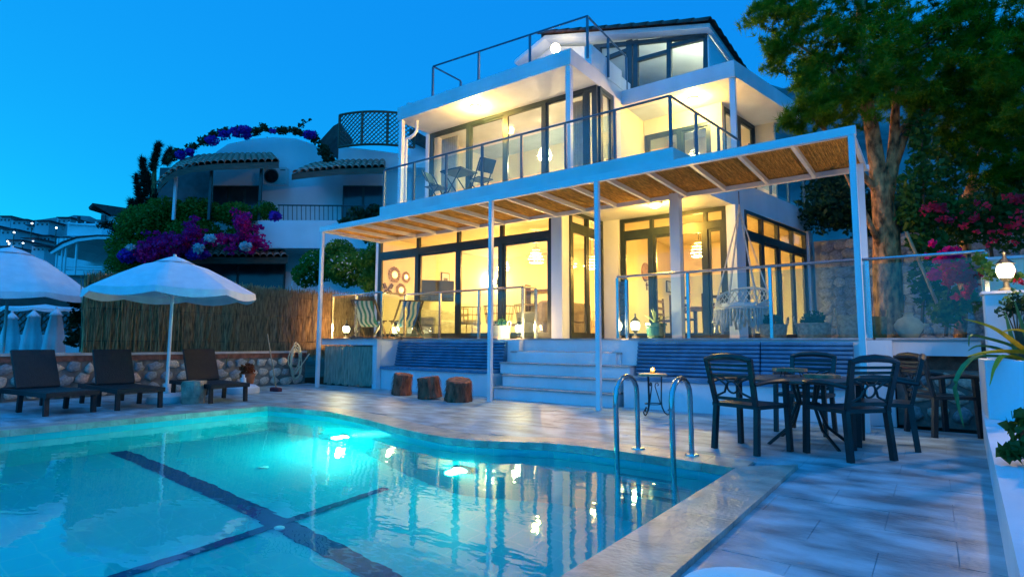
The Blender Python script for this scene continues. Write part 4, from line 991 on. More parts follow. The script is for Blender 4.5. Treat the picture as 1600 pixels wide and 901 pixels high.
# ---------------- striped deckchairs
def deckchair(label, x, y, rz, c0, c1):
    t = thing('deckchair', label, 'deckchair', (x, y, T+.027), rz, None)
    for s in (-1, 1):
        MB().beam((s*.27, -.42, .03), (s*.27, .42, .86), .03, .045).build('long_frame', wood, t, local=True)
        MB().beam((s*.235, .46, .0), (s*.235, -.38, .42), .03, .04).build('cross_frame', wood, t, local=True)
        MB().beam((s*.30, .0, .42), (s*.30, .42, .10), .022, .035).build('back_prop', wood, t, local=True)
    for yy, zz in ((.42, .86), (-.38, .42), (.46, .02), (-.42, .03)): MB().tube([(-.29, yy, zz), (.29, yy, zz)], .016, 8).build('cross_bar', wood, t, local=True)
    nst = 8; 
    cl = [M('deck_'+n_, c, .9, .1, 8) for n_, c in (('white', (.70, .72, .70)), c0, c1)]
    prof = [(.42, .87), (.30, .66), (.17, .46), (.05, .33), (-.08, .27), (-.22, .29), (-.33, .37), (-.38, .425)]
    prof = [(np.interp(u, range(8), [p[0] for p in prof]), np.interp(u, range(8), [p[1] for p in prof])) for u in np.linspace(0, 7, 25)]
    for k in range(nst):
        x0, x1 = -.21+.42*k/nst, -.21+.42*(k+1)/nst; mb = MB()
        for j, (yy, zz) in enumerate(prof):
            wv = .018*math.sin(j*.9); mb.v += [(x0+wv*(k > 0), yy, zz), (x1+wv*(k < nst-1), yy, zz)]
        for j in range(len(prof)-1): mb.f.append((2*j, 2*j+1, 2*j+3, 2*j+2))
        mb.build('canvas_stripe', cl[0] if k % 2 else cl[1+(k//2) % 2], t, local=True, smooth=2)
    return t
deckchair('folding deckchair with green and white wavy stripes on the terrace', -10.55, 8.72, R(-150), ('green', (.05, .30, .22)), ('teal', (.03, .20, .26)))
deckchair('folding deckchair with blue and white stripes against the living room glass', -9.95, 9.30, R(-115), ('blue', (.03, .13, .50)), ('sea', (.05, .30, .50)))
# ---------------- balcony table and folding chairs
bluem = M('blue_metal', (.02, .07, .12), .4, .2)
cx, cy = -8.75, 9.75
t = thing('balcony_table', 'small square dark folding table on the first floor balcony', 'table', (cx, cy, FF+.001))
MB().box(cx-.32, cx+.32, cy-.30, cy+.30, FF+.70, FF+.73).build('tabletop', bluem, t)
for s in (-1, 1):
    MB().beam((cx-.26, cy+s*.24, FF+.001), (cx+.26, cy+s*.24, FF+.70), .02, .02).build('leg', bluem, t); MB().beam((cx+.26, cy+s*.22, FF+.001), (cx-.26, cy+s*.22, FF+.70), .02, .02).build('leg', bluem, t)
def fold_chair(label, x, y, rz):
    t = thing('folding_chair', label, 'chair', (x, y, FF+.001), rz, None)
    MB().box(-.2, .2, -.2, .2, .43, .45).build('seat', bluem, t, local=True)
    for s in (-1, 1):
        MB().beam((s*.2, .22, 0), (s*.2, -.26, .86), .02, .025).build('leg', bluem, t, local=True); MB().beam((s*.18, -.22, 0), (s*.18, .2, .44), .02, .025).build('leg', bluem, t, local=True)
    MB().box(-.2, .2, -.01, .01, -.16, .16).xf(Matrix.Translation((0, -.235, .72)) @ Matrix.Rotation(R(29), 4, 'X')).build('backrest', bluem, t, local=True)
fold_chair('dark folding chair on the balcony, right of the small table', -8.12, 9.8, R(75))
fold_chair('dark folding chair on the balcony between the small table and the drainpipe', -9.42, 9.7, R(-80))
# ---------------- pale rounded shape in the foreground, of unidentified kind
pf = pz(1172, 875, .42); pc = Vector((pf.x, pf.y, 0))*.90
t = thing('pale_form', 'pale rounded shape at the edge of the paving close by', 'pale_form', (pc.x, pc.y, .002))
MB().lathe([(.17, 0), (.19, .03), (.20, .2), (.19, .36), (.165, .40), (.10, .417), (.001, .42)], (pc.x, pc.y, .002), 32).build('cushion', M('pale_form_surface', (.88, .85, .82), .9, .05, 6), t, smooth=True)
# ================================================================== WALLS, FENCE, PLANTING, NEIGHBOURS
mortar = M('mortar', (.20, .18, .16), .95, .3, 6, .6); brickm = M('old_brick', (.22, .085, .06), .9, .35, 9, .6)
stoneA = M('rubble_pale', (.66, .54, .44), .85, .30, 3.5, .8, bscale=18); stoneB = M('rubble_pink', (.56, .40, .34), .85, .30, 3.5, .8, bscale=18); stoneC = M('rubble_grey', (.31, .32, .33), .85, .30, 3.5, .8, bscale=18)
def stone_mesh(mat, seed):
    rd = random.Random(seed); n = 10; mb = MB(); r_ = [rd.uniform(.72, 1.15) for _ in range(n)]
    for f_, z in ((1.0, -.3), (1.0, .25), (.78, .62), (.0, .72)):
        if f_ == 0: mb.v.append((0, 0, z)); continue
        for k in range(n): a = 2*math.pi*k/n; mb.v.append((r_[k]*f_*math.cos(a), r_[k]*f_*math.sin(a), z+rd.uniform(-.08, .08)*(z > 0)))
    for j in range(2): mb.f += [(j*n+k, j*n+(k+1) % n, (j+1)*n+(k+1) % n, (j+1)*n+k) for k in range(n)]
    mb.f += [(2*n+k, 2*n+(k+1) % n, 3*n) for k in range(n)]
    me = bpy.data.meshes.new('stone'); me.from_pydata(mb.v, [], mb.f); me.update(); me.materials.append(mat); me.polygons.foreach_set('use_smooth', [True]*len(me.polygons)); return me
SM = [stone_mesh(m_, i*7+j) for i, m_ in enumerate((stoneA, stoneB, stoneC, stoneA)) for j in range(3)]
def stone_face(parent, o, du, n, L, H, s, seed=1, mats=None, fill=.47, asp=.8):
    """rubble on a face: o lower corner, du direction along, n outward normal"""
    rd = random.Random(seed); o, du, n = Vector(o), Vector(du), Vector(n); rows = max(1, round(H/(s*asp))); hh = H/rows
    for r_ in range(rows):
        u = rd.uniform(0, s*.5)
        while u < L-s*.3:
            w_ = s*rd.uniform(.7, 1.35); w_ = min(w_, L-u)
            c = o+du*(u+w_/2)+Vector((0, 0, hh*(r_+.5)+rd.uniform(-.1, .1)*hh))
            mt = Matrix((du, Vector((0, 0, 1)), n)).transposed().to_4x4()
            m4 = Matrix.Translation(c) @ mt @ Matrix.Rotation(rd.uniform(-.5, .5), 4, 'Z') @ Matrix.Diagonal((w_*fill*rd.uniform(.85, 1.05), hh*fill*rd.uniform(.85, 1.1), rd.uniform(.05, .09), 1))
            inst(rd.choice(mats or SM), parent, m4, 'stone'); u += w_
# left stone wall
sw = thing('stone_wall', 'low rubble stone wall with a brick ledge behind the sun loungers', 'wall', (-12.45, 5, 0))
MB().box(-12.6, -12.3, -6, 8.25, -.2, .64).build('core', mortar, sw)
MB().box(-12.62, -12.27, -6, 8.25, .642, .74).build('brick_course', brickm, sw)
MB().box(-12.64, -12.24, -6, 8.25, .742, .79).build('ledge', M('ledge_cement', (.45, .40, .36), .8, .2, 4, .3), sw)
stone_face(sw, (-12.3, .6, 0), (0, 1, 0), (1, 0, 0), 7.6, .64, .27, 5)
# reed fence
fence = thing('reed_fence', 'tall dry reed screen fence above the stone wall', 'fence', (-12.42, 7, .79))
def reeds(parent, x, y0, y1, z0, z1, n, name, seed=0):
    yy = y0+(y1-y0)*RNG.random(n); clump = np.sin(yy*9)*.5+np.sin(yy*23+1)*.5
    x_ = x+.03*RNG.normal(size=n)+.02*clump; h = z1+.05*RNG.normal(size=n)-.03*clump; b = z0+.10*np.abs(RNG.normal(size=n))*np.where(RNG.random(n) < .5, 1, -1.1)
    lean = .07*RNG.normal(size=n); w_ = .005+.006*RNG.random(n); F = []
    for a in range(3):
        c0, s0 = math.cos(a*2.094), math.sin(a*2.094); c1, s1 = math.cos(a*2.094+2.094), math.sin(a*2.094+2.094)
        F.append(np.stack([np.stack([x_+w_*c0, yy+w_*s0, b], 1), np.stack([x_+w_*c1, yy+w_*s1, b], 1), np.stack([x_+w_*c1*.6+.02, yy+lean+w_*s1*.6, h], 1), np.stack([x_+w_*c0*.6+.02, yy+lean+w_*s0*.6, h], 1)], 1))
    return arr_mesh(name, np.concatenate(F).reshape(-1, 3), 4, M('dry_reed', (.34, .20, .09), .9, .6, 9, 0, stretch=(2, 5, .5), col2=(.52, .33, .15)), parent, 'stuff')
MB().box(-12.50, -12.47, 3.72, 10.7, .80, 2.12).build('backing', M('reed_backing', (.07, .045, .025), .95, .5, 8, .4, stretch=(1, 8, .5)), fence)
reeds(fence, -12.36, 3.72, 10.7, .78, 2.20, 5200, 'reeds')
for y in (3.8, 5.5, 7.2, 8.9, 10.6): MB().tube([(-12.45, y, .79), (-12.45, y, 2.2)], .03, 7).build('stake', wood, fence)
for z in (1.0, 1.6, 2.05): MB().tube([(-12.30, 3.72, z), (-12.30, 10.7, z)], .004, 5).build('binding_wire', iron, fence)
# stone wall under the terrace beam, right retaining wall
w2 = thing('recess_wall', 'dark rubble wall with a brick strip below the terrace beam', 'wall', (0, 9.3, 0))
MB().box(-.43, .5, 9.2, 9.31, -.05, .68).build('core', mortar, w2); MB().box(-.43, .5, 9.19, 9.31, .682, .855).build('brick_course', brickm, w2)
stone_face(w2, (-.43, 9.2, .02), (1, 0, 0), (0, -1, 0), .93, .64, .26, 9, SM[6:9]+SM[:3])
w3 = thing('retaining_wall', 'high grey rubble retaining wall behind the pine tree', 'wall', (1, 15.2, 1))
MB().box(-2.2, 7, 15.2, 15.55, .9, 3.45).build('core', M('grey_mortar', (.22, .22, .22), .95, .3, 6, .6), w3)
stone_face(w3, (-2.2, 15.2, 1.0), (1, 0, 0), (0, -1, 0), 4.6, 2.42, .27, 11, SM[6:9]+SM[6:9]+SM[6:9]+SM[:1], .60)
# right boundary: lantern wall, white wall, planter, ledge
g = thing('lantern_wall', 'white painted low wall carrying the big lantern', 'wall', (1.8, 8.1, 0)); MB().cbox(.46, 4, 7.95, 8.25, -.05, 1.545, .01).build('body', white, g); MB().box(.44, 4, 7.93, 8.27, 1.546, 1.575).build('capping', white, g)
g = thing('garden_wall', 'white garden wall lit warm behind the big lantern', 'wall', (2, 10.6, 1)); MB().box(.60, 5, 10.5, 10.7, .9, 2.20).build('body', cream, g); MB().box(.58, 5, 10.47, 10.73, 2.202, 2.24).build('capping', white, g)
lantern('big dark iron lantern glowing on the low white wall by the vines', .66, 8.06, 1.576, 18)
pl = thing('white_planter', 'white painted square planter holding the yellow green aloe', 'planter', (1, 7.4, 0))
MB().box(.37, 1.7, 6.92, 7.02, .322, .86).build('panel', white, pl); MB().box(.37, .47, 7.022, 7.9, .322, .86).build('panel', white, pl); MB().box(.47, 1.7, 7.8, 7.9, .322, .86).build('panel', white, pl); MB().box(.472, 1.7, 7.022, 7.798, .322, .80).build('soil', soil, pl)
lg = thing('garden_ledge', 'low white painted ledge along the paving edge', 'wall', (.9, 5, 0)); MB().prism([(.13, 1.2), (.37, 7.92), (2.4, 7.92), (2.4, 1.2)], -.05, .32).build('body', white, lg)
alo = thing('agave_plant', 'arching yellow green agave leaves spilling from the white planter', 'plant', (.75, 7.2, .80))
ylw = FOL('agave_yellow', (.55, .46, .04), (.75, .60, .07), 5, .45); grn = FOL('agave_green', (.12, .26, .10), (.20, .34, .12), 5, .3)
def strap(parent, pts, w_, mat, D):
    P_ = [pd(x, y, d) for (x, y), d in zip(pts, D)]; n = 14; Q = []
    for i in range(n):
        u = i/(n-1)*(len(P_)-1); k = min(int(u), len(P_)-2); f_ = u-k; a = P_[max(k-1, 0)]; b = P_[k]; c = P_[k+1]; d = P_[min(k+2, len(P_)-1)]
        Q.append(.5*((2*b)+(c-a)*f_+(2*a-5*b+4*c-d)*f_*f_+(3*b-a-3*c+d)*f_**3))
    mb = MB()
    for i, q in enumerate(Q):
        f_ = i/(n-1); ww = w_*(.55+.9*f_ if f_ < .4 else (.91*((1-f_)/.6)**.7))+.002; tn = (Q[min(i+1, n-1)]-Q[max(i-1, 0)]).normalized(); sd = tn.cross(Vector((0, 0, 1))); sd = sd.normalized() if sd.length > .05 else Vector((1, 0, 0)); up = sd.cross(tn).normalized()
        mb.v += [q-sd*ww+up*ww*.5, q-up*ww*.15, q+sd*ww+up*ww*.5, q-up*ww*.5]
    for i in range(n-1): mb.f += [(4*i+a, 4*i+(a+1) % 4, 4*i+4+(a+1) % 4, 4*i+4+a) for a in range(4)]
    mb.build('leaf', mat, parent, smooth=True)
for pts, w_, mt, D in (([(1640, 575), (1590, 540), (1550, 512), (1506, 498)], .032, ylw, [5.7, 5.5, 5.3, 5.1]), ([(1640, 560), (1590, 549), (1545, 550), (1511, 557)], .035, ylw, [5.7, 5.5, 5.3, 5.2]),
                       ([(1600, 562), (1570, 556), (1555, 575), (1546, 603)], .028, ylw, [5.5, 5.3, 5.2, 5.2]), ([(1600, 562), (1530, 556), (1497, 590), (1495, 625), (1506, 668)], .030, grn, [5.5, 5.3, 5.2, 5.2, 5.2]),
                       ([(1630, 565), (1580, 540), (1540, 528), (1517, 524), (1514, 541)], .024, grn, [5.8, 5.7, 5.6, 5.5, 5.5]), ([(1590, 565), (1580, 530), (1570, 487)], .026, grn, [5.7, 5.7, 5.7]), ([(1620, 565), (1600, 520), (1585, 470)], .026, grn, [5.8, 5.8, 5.8]),
                       ([(1640, 570), (1620, 530), (1590, 515), (1560, 520)], .026, ylw, [5.6, 5.5, 5.4, 5.3]), ([(1610, 565), (1560, 545), (1530, 540), (1512, 548)], .022, grn, [5.6, 5.6, 5.5, 5.5])): strap(alo, pts, w_, mt, D)
bush_g = FOL('bush_leaf', (.035, .09, .02), (.09, .17, .035), 3, c2=(.14, .20, .05)); hedge_g = FOL('hedge_leaf', (.04, .15, .02), (.09, .24, .03), 1.0, c2=(.15, .28, .04)); dark_g = FOL('dark_leaf', (.012, .04, .02), (.03, .085, .035), 1.2)
magenta = FOL('bougainvillea', (.80, .008, .17), (.95, .02, .26), 2.2, .4); violet = FOL('violet_bract', (.14, .02, .38), (.26, .04, .48), 2.2, .4); pink = FOL('pink_bract', (.80, .02, .05), (.95, .06, .12), 3, .4)
bark = M('pine_bark', (.46, .21, .085), .95, .75, 13, 1.0, stretch=(1, 1, .45), bscale=26, bdist=.05); twigm = M('twig', (.11, .075, .045), .9, .3, 9)
t = thing('potted_shrub', 'leafy green shrub in a pot on the ledge at the paving edge', 'plant', (.52, 4.35, .322)); c = pd(1612, 680, 3.3)
MB().lathe([(.10, 0), (.14, .18), (.15, .2), (.12, .2), (.01, .19)], (c.x+.08, c.y, .322), 18).build('pot', MATS['terracotta'], t, smooth=True); leaves('foliage', np.concatenate([ell(420, c+Vector((.08, 0, .02)), (.20, .2, .17)), ell(60, pd(1582, 705, 3.25), (.07, .07, .04))]), .075, bush_g, t, .7)
t = thing('slender_shrub', 'thin stemmed shrub in front of the blue shaded lantern wall', 'plant', (.9, 8.1, .322)); c = pd(1590, 500, 6.0)
for k in range(7): MB().tube([pd(1596+k, 570, 5.9), pd(1592+k*2-6, 520, 5.9), pd(1570+k*9, 480-8*(k % 3), 5.9)], [.012, .008, .003], 5).build('stem', twigm, t)
leaves('foliage', np.concatenate([ell(60, pd(1570+k*9, 482-8*(k % 3), 5.9), (.10, .10, .10)) for k in range(7)]), .05, dark_g, t)
# ---------------- the pine
pine = thing('pine_tree', 'large old pine with an orange trunk leaning over the house corner', 'tree', (-.62, 11.5, 1.0))
def D_(x, y, d): return pd(x, y, d)
tr = MB(); 
tr.tube([(-.62, 11.5, .9), D_(1388, 480, 9.62), D_(1386, 420, 9.62), D_(1385, 360, 9.62), D_(1378, 310, 9.6), D_(1370, 255, 9.6), D_(1362, 200, 9.6), D_(1352, 150, 9.6), D_(1345, 90, 9.6), D_(1345, 20, 9.7), D_(1350, -60, 9.7)], [.245, .225, .215, .195, .155, .125, .11, .10, .085, .07, .05], 14)
tr.build('trunk', bark, pine, smooth=2)
for pts, r0 in (([(1383, 320), (1394, 262), (1398, 200), (1400, 150), (1420, 60)], .12), ([(1394, 262), (1412, 215), (1440, 175), (1500, 130)], .09), ([(1372, 300), (1345, 270), (1300, 215), (1268, 180), (1252, 162)], .06), ([(1383, 400), (1350, 330), (1325, 280), (1310, 250)], .055), ([(1362, 200), (1330, 140), (1280, 90), (1230, 60)], .06), ([(1352, 150), (1400, 100), (1480, 50)], .06), ([(1400, 210), (1460, 150), (1520, 100)], .05)):
    MB().tube([D_(x, y, 9.55+.05*math.sin(x)) for x, y in pts], [r0*(1-.75*i/(len(pts)-1)) for i in range(len(pts))], 9).build('limb', bark, pine, smooth=2)
CL = [(1240, 50, 9.5, .62), (1225, 20, 9.8, .5), (1300, 35, 10, .9), (1255, 120, 9.6, .40), (1310, 110, 10, .75), (1360, 70, 9.2, .9), (1430, 50, 10, 1.1), (1500, 70, 9.5, 1.1), (1570, 50, 9, 1.1), (1640, 90, 9, 1.2), (1275, 180, 9.3, .34), (1320, 178, 9.6, .45), (1420, 150, 9.9, .9), (1490, 170, 9.5, .8),
      (1560, 170, 9, .9), (1620, 210, 9, .8), (1460, 225, 10, .45), (1213, 88, 9.6, .2), (1350, 150, 9.0, .5), (1290, 150, 9.2, .4), (1300, -80, 9.8, 1), (1450, -90, 9.8, 1.2), (1590, -70, 9.3, 1.2), (1240, 190, 9.5, .18), (1390, 120, 8.9, .6), (1530, 110, 8.7, .7), (1600, 140, 8.4, .7), (1195, 15, 9.9, .25), (1570, 250, 9.2, .5), (1610, 280, 9, .5), (1520, 225, 9.3, .4)]
P_ = []
for x, y, d, r_ in CL:
    c = np.array(pd(x, y, d)); m_ = int(34*r_*r_)+6
    for _ in range(m_):
        cc = c+unit(1)[0]*r_*RNG.random()**.4*np.array([1, 1, .75]); tdv = unit(1)[0]*np.array([1, 1, .6]); P_.append(cc+tdv*np.linspace(-.26, .26, 18)[:, None]+RNG.normal(size=(18, 3))*.025)
P_ = np.concatenate(P_)
cr = needles('crown', P_, .13, FOL('pine_needle', (.07, .17, .004), (.18, .31, .010), 2.4, .5, c2=(.30, .31, .012)), pine, k=16, wd=.0075, up=.1)
# second trunk at the right
p2 = thing('forked_tree', 'slim forked tree behind the vines at the right', 'tree', (2.0, 12, 1.0))
MB().tube([D_(1500, 530, 10.5), D_(1508, 400, 10.5), D_(1512, 305, 10.5), D_(1530, 285, 10.5), D_(1560, 262, 10.4), D_(1585, 225, 10.3)], [.10, .09, .085, .075, .06, .03], 9).build('trunk', bark, p2, smooth=2)
MB().tube([D_(1512, 305, 10.5), D_(1525, 260, 10.5), D_(1540, 215, 10.4)], [.07, .055, .03], 8).build('limb', bark, p2, smooth=2)
leaves('crown', np.concatenate([ell(900, D_(x, y, d), (r_, r_, r_*.7), .5) for x, y, d, r_ in ((1590, 220, 10.4, .7), (1540, 215, 10.8, .55), (1600, 290, 10.2, .6), (1630, 150, 10.5, .9))]), .11, dark_g, p2, .35)
# vines and shrubs on the right
def shrub(name, label, blobs, n, size, mat, cat='shrub', stem=None, extra=None, asp=.6, group=None, base=None):
    t = thing(name, label, cat, base or pd(blobs[0][0], blobs[0][1], blobs[0][2]), group=group)
    tot = sum(b[3]**2 for b in blobs)
    leaves('foliage', np.concatenate([ell(max(12, int(n*b[3]**2/tot)), pd(b[0], b[1], b[2]), (b[3]*(b[4] if len(b) > 4 else 1), b[3], b[3]*(b[5] if len(b) > 5 else .8)), .5) for b in blobs]), size, mat, t, asp)
    for k, (nm, bl, n2, s2, m2) in enumerate(extra or []):
        tot2 = sum(b[3]**2 for b in bl)
        leaves(nm, np.concatenate([ell(max(8, int(n2*b[3]**2/tot2)), pd(b[0], b[1], b[2]), (b[3]*(b[4] if len(b) > 4 else 1), b[3], b[3]*(b[5] if len(b) > 5 else .8)), .5) for b in bl]), s2, m2, t, .8, kind='stuff')
    for pts, r_ in (stem or []): MB().tube([pd(*p_) for p_ in pts], [r_*(1-.6*i/(len(pts)-1)) for i in range(len(pts))], 6).build('stem', twigm, t)
    return t
shrub('climbing_vine', 'tall green climbing vine hanging beside the pine trunk', [(1440, 210, 9.2, .22, 1, 2), (1445, 270, 9.2, .26, 1, 2), (1470, 330, 9.2, .36), (1430, 340, 9.2, .28), (1480, 270, 9.4, .28, 1, 2), (1420, 300, 9.1, .2, 1, 2), (1450, 380, 9.2, .3), (1450, 440, 9.1, .28, 1, 1.6), (1480, 480, 9.1, .25, 1, 1.4)], 3600, .10, FOL('vine_leaf', (.03, .09, .02), (.08, .19, .03), 2.5, c2=(.16, .24, .05)), 'vine', [(((1440, 520, 9.2), (1446, 400, 9.2), (1440, 200, 9.2)), .03)])
rdf = random.Random(8); FB = [(x+rdf.gauss(0, s), y+rdf.gauss(0, s*.7), d, rdf.uniform(.03, .09)) for x, y, d, s, n_f in ((1462, 325, 8.9, 11, 16), (1478, 342, 8.9, 6, 6), (1592, 308, 8.6, 12, 12), (1598, 345, 8.5, 14, 12), (1550, 362, 8.7, 16, 12), (1530, 335, 8.8, 14, 8)) for _ in range(n_f)]
PB_ = [(x+rdf.gauss(0, s), y+rdf.gauss(0, s), d, rdf.uniform(.03, .08)) for x, y, d, s, n_f in ((1492, 428, 7.6, 10, 16), (1515, 434, 7.6, 7, 10), (1506, 456, 7.6, 6, 6)) for _ in range(n_f)]; PC_ = [(x+rdf.gauss(0, s), y+rdf.gauss(0, s), d, rdf.uniform(.03, .08)) for x, y, d, s, n_f in ((1475, 405, 7.8, 11, 16), (1462, 420, 7.8, 8, 8), (1490, 395, 7.9, 7, 8)) for _ in range(n_f)]
shrub('flowering_bush', 'green bush with red pink flowers above the white garden wall', [(1530, 340, 9.3, .5), (1590, 350, 9, .6), (1560, 310, 9.5, .5), (1620, 320, 9, .6), (1500, 360, 9.4, .35)], 5200, .085, bush_g, extra=[('flowers', FB, 800, .05, pink)], stem=[(((1560, 500, 9.2), (1550, 400, 9.2), (1540, 330, 9.2)), .04)])
shrub('potted_bougainvillea', 'pink and purple bougainvillea behind the end glass panel', [(1490, 420, 7.9, .22), (1500, 470, 7.9, .25), (1470, 490, 7.9, .2, 1, .8)], 700, .09, FOL('lime_leaf', (.06, .14, .03), (.16, .26, .05), 3), extra=[('pink_flowers', PB_, 700, .065, pink), ('purple_flowers', PC_, 600, .06, magenta)], stem=[(((1478, 525, 7.9), (1482, 460, 7.9), (1490, 410, 7.9)), .025)])
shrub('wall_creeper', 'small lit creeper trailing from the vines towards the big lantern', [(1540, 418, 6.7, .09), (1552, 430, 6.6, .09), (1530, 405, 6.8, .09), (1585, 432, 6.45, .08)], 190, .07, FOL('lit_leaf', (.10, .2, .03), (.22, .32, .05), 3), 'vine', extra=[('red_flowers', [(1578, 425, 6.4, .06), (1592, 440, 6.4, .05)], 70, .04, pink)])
shrub('wall_shrubs', 'dark shrubs growing along the top of the retaining wall', [(1285, 330, 13.6, .7), (1330, 320, 13.6, .8), (1300, 290, 14, .7), (1400, 330, 13.2, .8), (1470, 340, 12.6, .8), (1360, 345, 13.2, .6)], 7000, .13, dark_g)
t = tag(MB().tube([pd(1416, 362, 8.6), pd(1450, 440, 8.4), pd(1484, 522, 8.2)], .022, 8).build('leaning_stake', lightwood, smooth=True), 'pale wooden stake leaning among the vines behind the glass', 'stake')

# ---------------- neighbour: closed parasols, lattice, white wall
def closed_parasol(label, x, y, d, zt, zb):
    p = pd(x, y, d); t = thing('closed_parasol', label, 'parasol', (p.x, p.y, .12), group='closed white parasols on the neighbouring terrace'); mb = MB(); n = 24
    for f_, r_ in ((1, .02), (.93, .09), (.88, .13), (.87, .105), (.5, .17), (.12, .21), (0, .20)):
        for k in range(n): a = 2*math.pi*k/n; rr = r_*(1+.22*math.cos(6*a)*(1-f_*.7)); mb.v.append((p.x+rr*math.cos(a), p.y+rr*math.sin(a), zb+(zt-zb)*f_))
    for j in range(6): mb.f += [(j*n+k, (j+1)*n+k, (j+1)*n+(k+1) % n, j*n+(k+1) % n) for k in range(n)]
    mb.build('folded_canopy', canvas, t, smooth=2); MB().tube([(p.x, p.y, .12), (p.x, p.y, zt+.04)], .025, 8).build('pole', whitemetal, t)
for x, yt in ((18, 488), (52, 485), (87, 482)): closed_parasol('closed white parasol behind the wall, in a row of three before the dark lattice', x, 500, 13.2, pd(x, yt, 13.2).z, .45)
p = pd(12, 465, 11.2); parasol('open white parasol on the neighbouring terrace, nearer the closed ones', p.x, p.y, .12, pd(12, 392, 11.2).z, pd(12, 460, 11.2).z, 1.48, R(8))
p = pd(64, 480, 17); parasol('open white parasol half hidden behind the nearer neighbouring one', p.x, p.y, .12, pd(64, 464, 17).z, pd(64, 482, 17).z, .95, R(20), val=.1, vent=False)
r0 = Vector((_r0.x, _r0.y, 0)); f0 = Vector((_f.x, _f.y, 0)).normalized()
FM = Matrix((r0, f0, Vector((0, 0, 1)))).transposed().to_4x4()
def lat(x, y, d): q = pd(x, y, d); return (q-CAM).dot(r0), (q-CAM).dot(f0), q.z
def nbox(x0, x1, y0, y1, d, th, name, mat, parent, dz=0):
    a0, dd, z1 = lat(x0, y0, d); a1, _, _ = lat(x1, y0, d); z0 = lat(x0, y1, d)[2]
    return MB().box(a0, a1, dd, dd+th, z0, z1).xf(FM).build(name, mat, parent)
def npoly(pts, d, th, name, mat, parent):
    L_ = [lat(x, y, d) for x, y in pts]; n = len(L_); d0 = L_[0][1]
    return MB().add([(a, d0, z) for a, _, z in L_]+[(a, d0+th, z) for a, _, z in L_], [tuple(range(n)), tuple(range(2*n-1, n-1, -1))]+[(i, n+i, n+(i+1) % n, (i+1) % n) for i in range(n)]).xf(FM).build(name, mat, parent)
def lattice(parent, x0, x1, y0, y1, d, step, curve=0, name='lattice_bars'):
    a0, dd, z1 = lat(x0, y0, d); a1, _, _ = lat(x1, y0, d); z0 = lat(x0, y1, d)[2]; H = z1-z0; mb = MB(); W = a1-a0
    def q(a, z): u = (a-a0)/W*2-1; return (a, dd-curve*(1-u*u), z)
    k = -H
    while k < W:
        for sg in (1, -1):
            s0, s1 = max(0, k), min(W, k+H)
            if s1-s0 < .05: continue
            pts = [s0, (s0+s1)/2, s1]
            pp = [q(a0+s, (z0+(s-k)) if sg == 1 else (z1-(s-k))) for s in pts]
            for u, v in zip(pp[:-1], pp[1:]): mb.beam(u, v, .02, .055, (0, 1, 0))
        k += step
    mb.xf(FM).build(name, wood, parent)
    for z in (z0, z1):
        MB().tube([q(a0+W*i/10, z) for i in range(11)], .045, 6).xf(FM).build('rail', wood, parent)
    for i in range(4): MB().tube([q(a0+W*i/3, z0), q(a0+W*i/3, z1)], .05, 6).xf(FM).build('post', wood, parent)
lt = thing('lattice_fence', 'dark wooden lattice fence behind the closed parasols', 'fence', pd(50, 545, 18)); lattice(lt, -30, 112, 483, 522, 18, .22)
lw = thing('low_wall', 'white low wall below the dark lattice fence', 'wall', pd(50, 560, 17.8)); nbox(-60, 128, 522, 575, 17.8, .15, 'body', white, lw)
shrub('leafy_corner_bush', 'dark leafy bush at the end of the reed fence by the closed parasols', [(122, 500, 11.8, .22, 1, 1.5), (125, 470, 12, .2), (118, 530, 11.8, .2)], 800, .10, dark_g)
# ---------------- neighbouring house
nh = thing('neighbour_house', 'white rounded house with tiled awnings and purple flowering vines', 'house', pd(440, 470, 22))
D0 = 22; whiteN = M('aged_white', (.80, .82, .84), .7, .08, .8, .2)
npoly([(322, 400), (322, 250), (330, 232), (348, 219), (385, 211), (420, 208), (455, 210), (485, 220), (503, 236), (514, 262), (640, 262), (640, 400)], D0, 6, 'wall', whiteN, nh)
npoly([(528, 262), (528, 228), (560, 231), (600, 236), (645, 243), (680, 243), (680, 262)], D0-.3, 5, 'drum_wall', whiteN, nh)
nbox(640, 690, 205, 400, D0+1, 5, 'wall', whiteN, nh)
npoly([(498, 222), (520, 196), (530, 190), (535, 200), (512, 232)], D0+.5, 1.5, 'gable_roof', rt, nh)
npoly([(640, 200), (690, 228), (690, 240), (640, 215)], D0+.4, 1.5, 'gable_roof', rt, nh)
nbox(403, 600, 344, 388, D0-2.2, .25, 'balcony_wall', whiteN, nh); nbox(403, 600, 383, 388, D0-1.94, 2.0, 'balcony_floor', whiteN, nh)
nbox(230, 640, 388, 470, D0-.6, 4, 'lower_wall', whiteN, nh)
dkglass = M('dark_glass', (.03, .05, .06), .12, .2, 2); tealframe = M('teal_frame', (.02, .05, .05), .5, .2)
def nwin(x0, x1, y0, y1, d, n=2):
    w_ = nbox(x0, x1, y0, y1, d, .08, 'window', tealframe, nh); s = (x1-x0)/n
    for k in range(n): nbox(x0+k*s+2, x0+(k+1)*s-2, y0+2.5, y1-2, d-.02, .015, 'pane', dkglass, w_)
nwin(333, 408, 290, 345, D0-.1, 3); nwin(536, 600, 290, 345, D0-.1, 2); nwin(300, 446, 400, 455, D0-.75, 2); nwin(232, 296, 405, 455, D0-.75, 1)
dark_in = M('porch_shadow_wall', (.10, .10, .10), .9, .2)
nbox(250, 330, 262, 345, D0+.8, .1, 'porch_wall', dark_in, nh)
for x in (275, 330, 408): nbox(x-2, x+2, 262, 345, D0-2.1, .08, 'porch_post', whiteN if x == 275 else tealframe, nh)
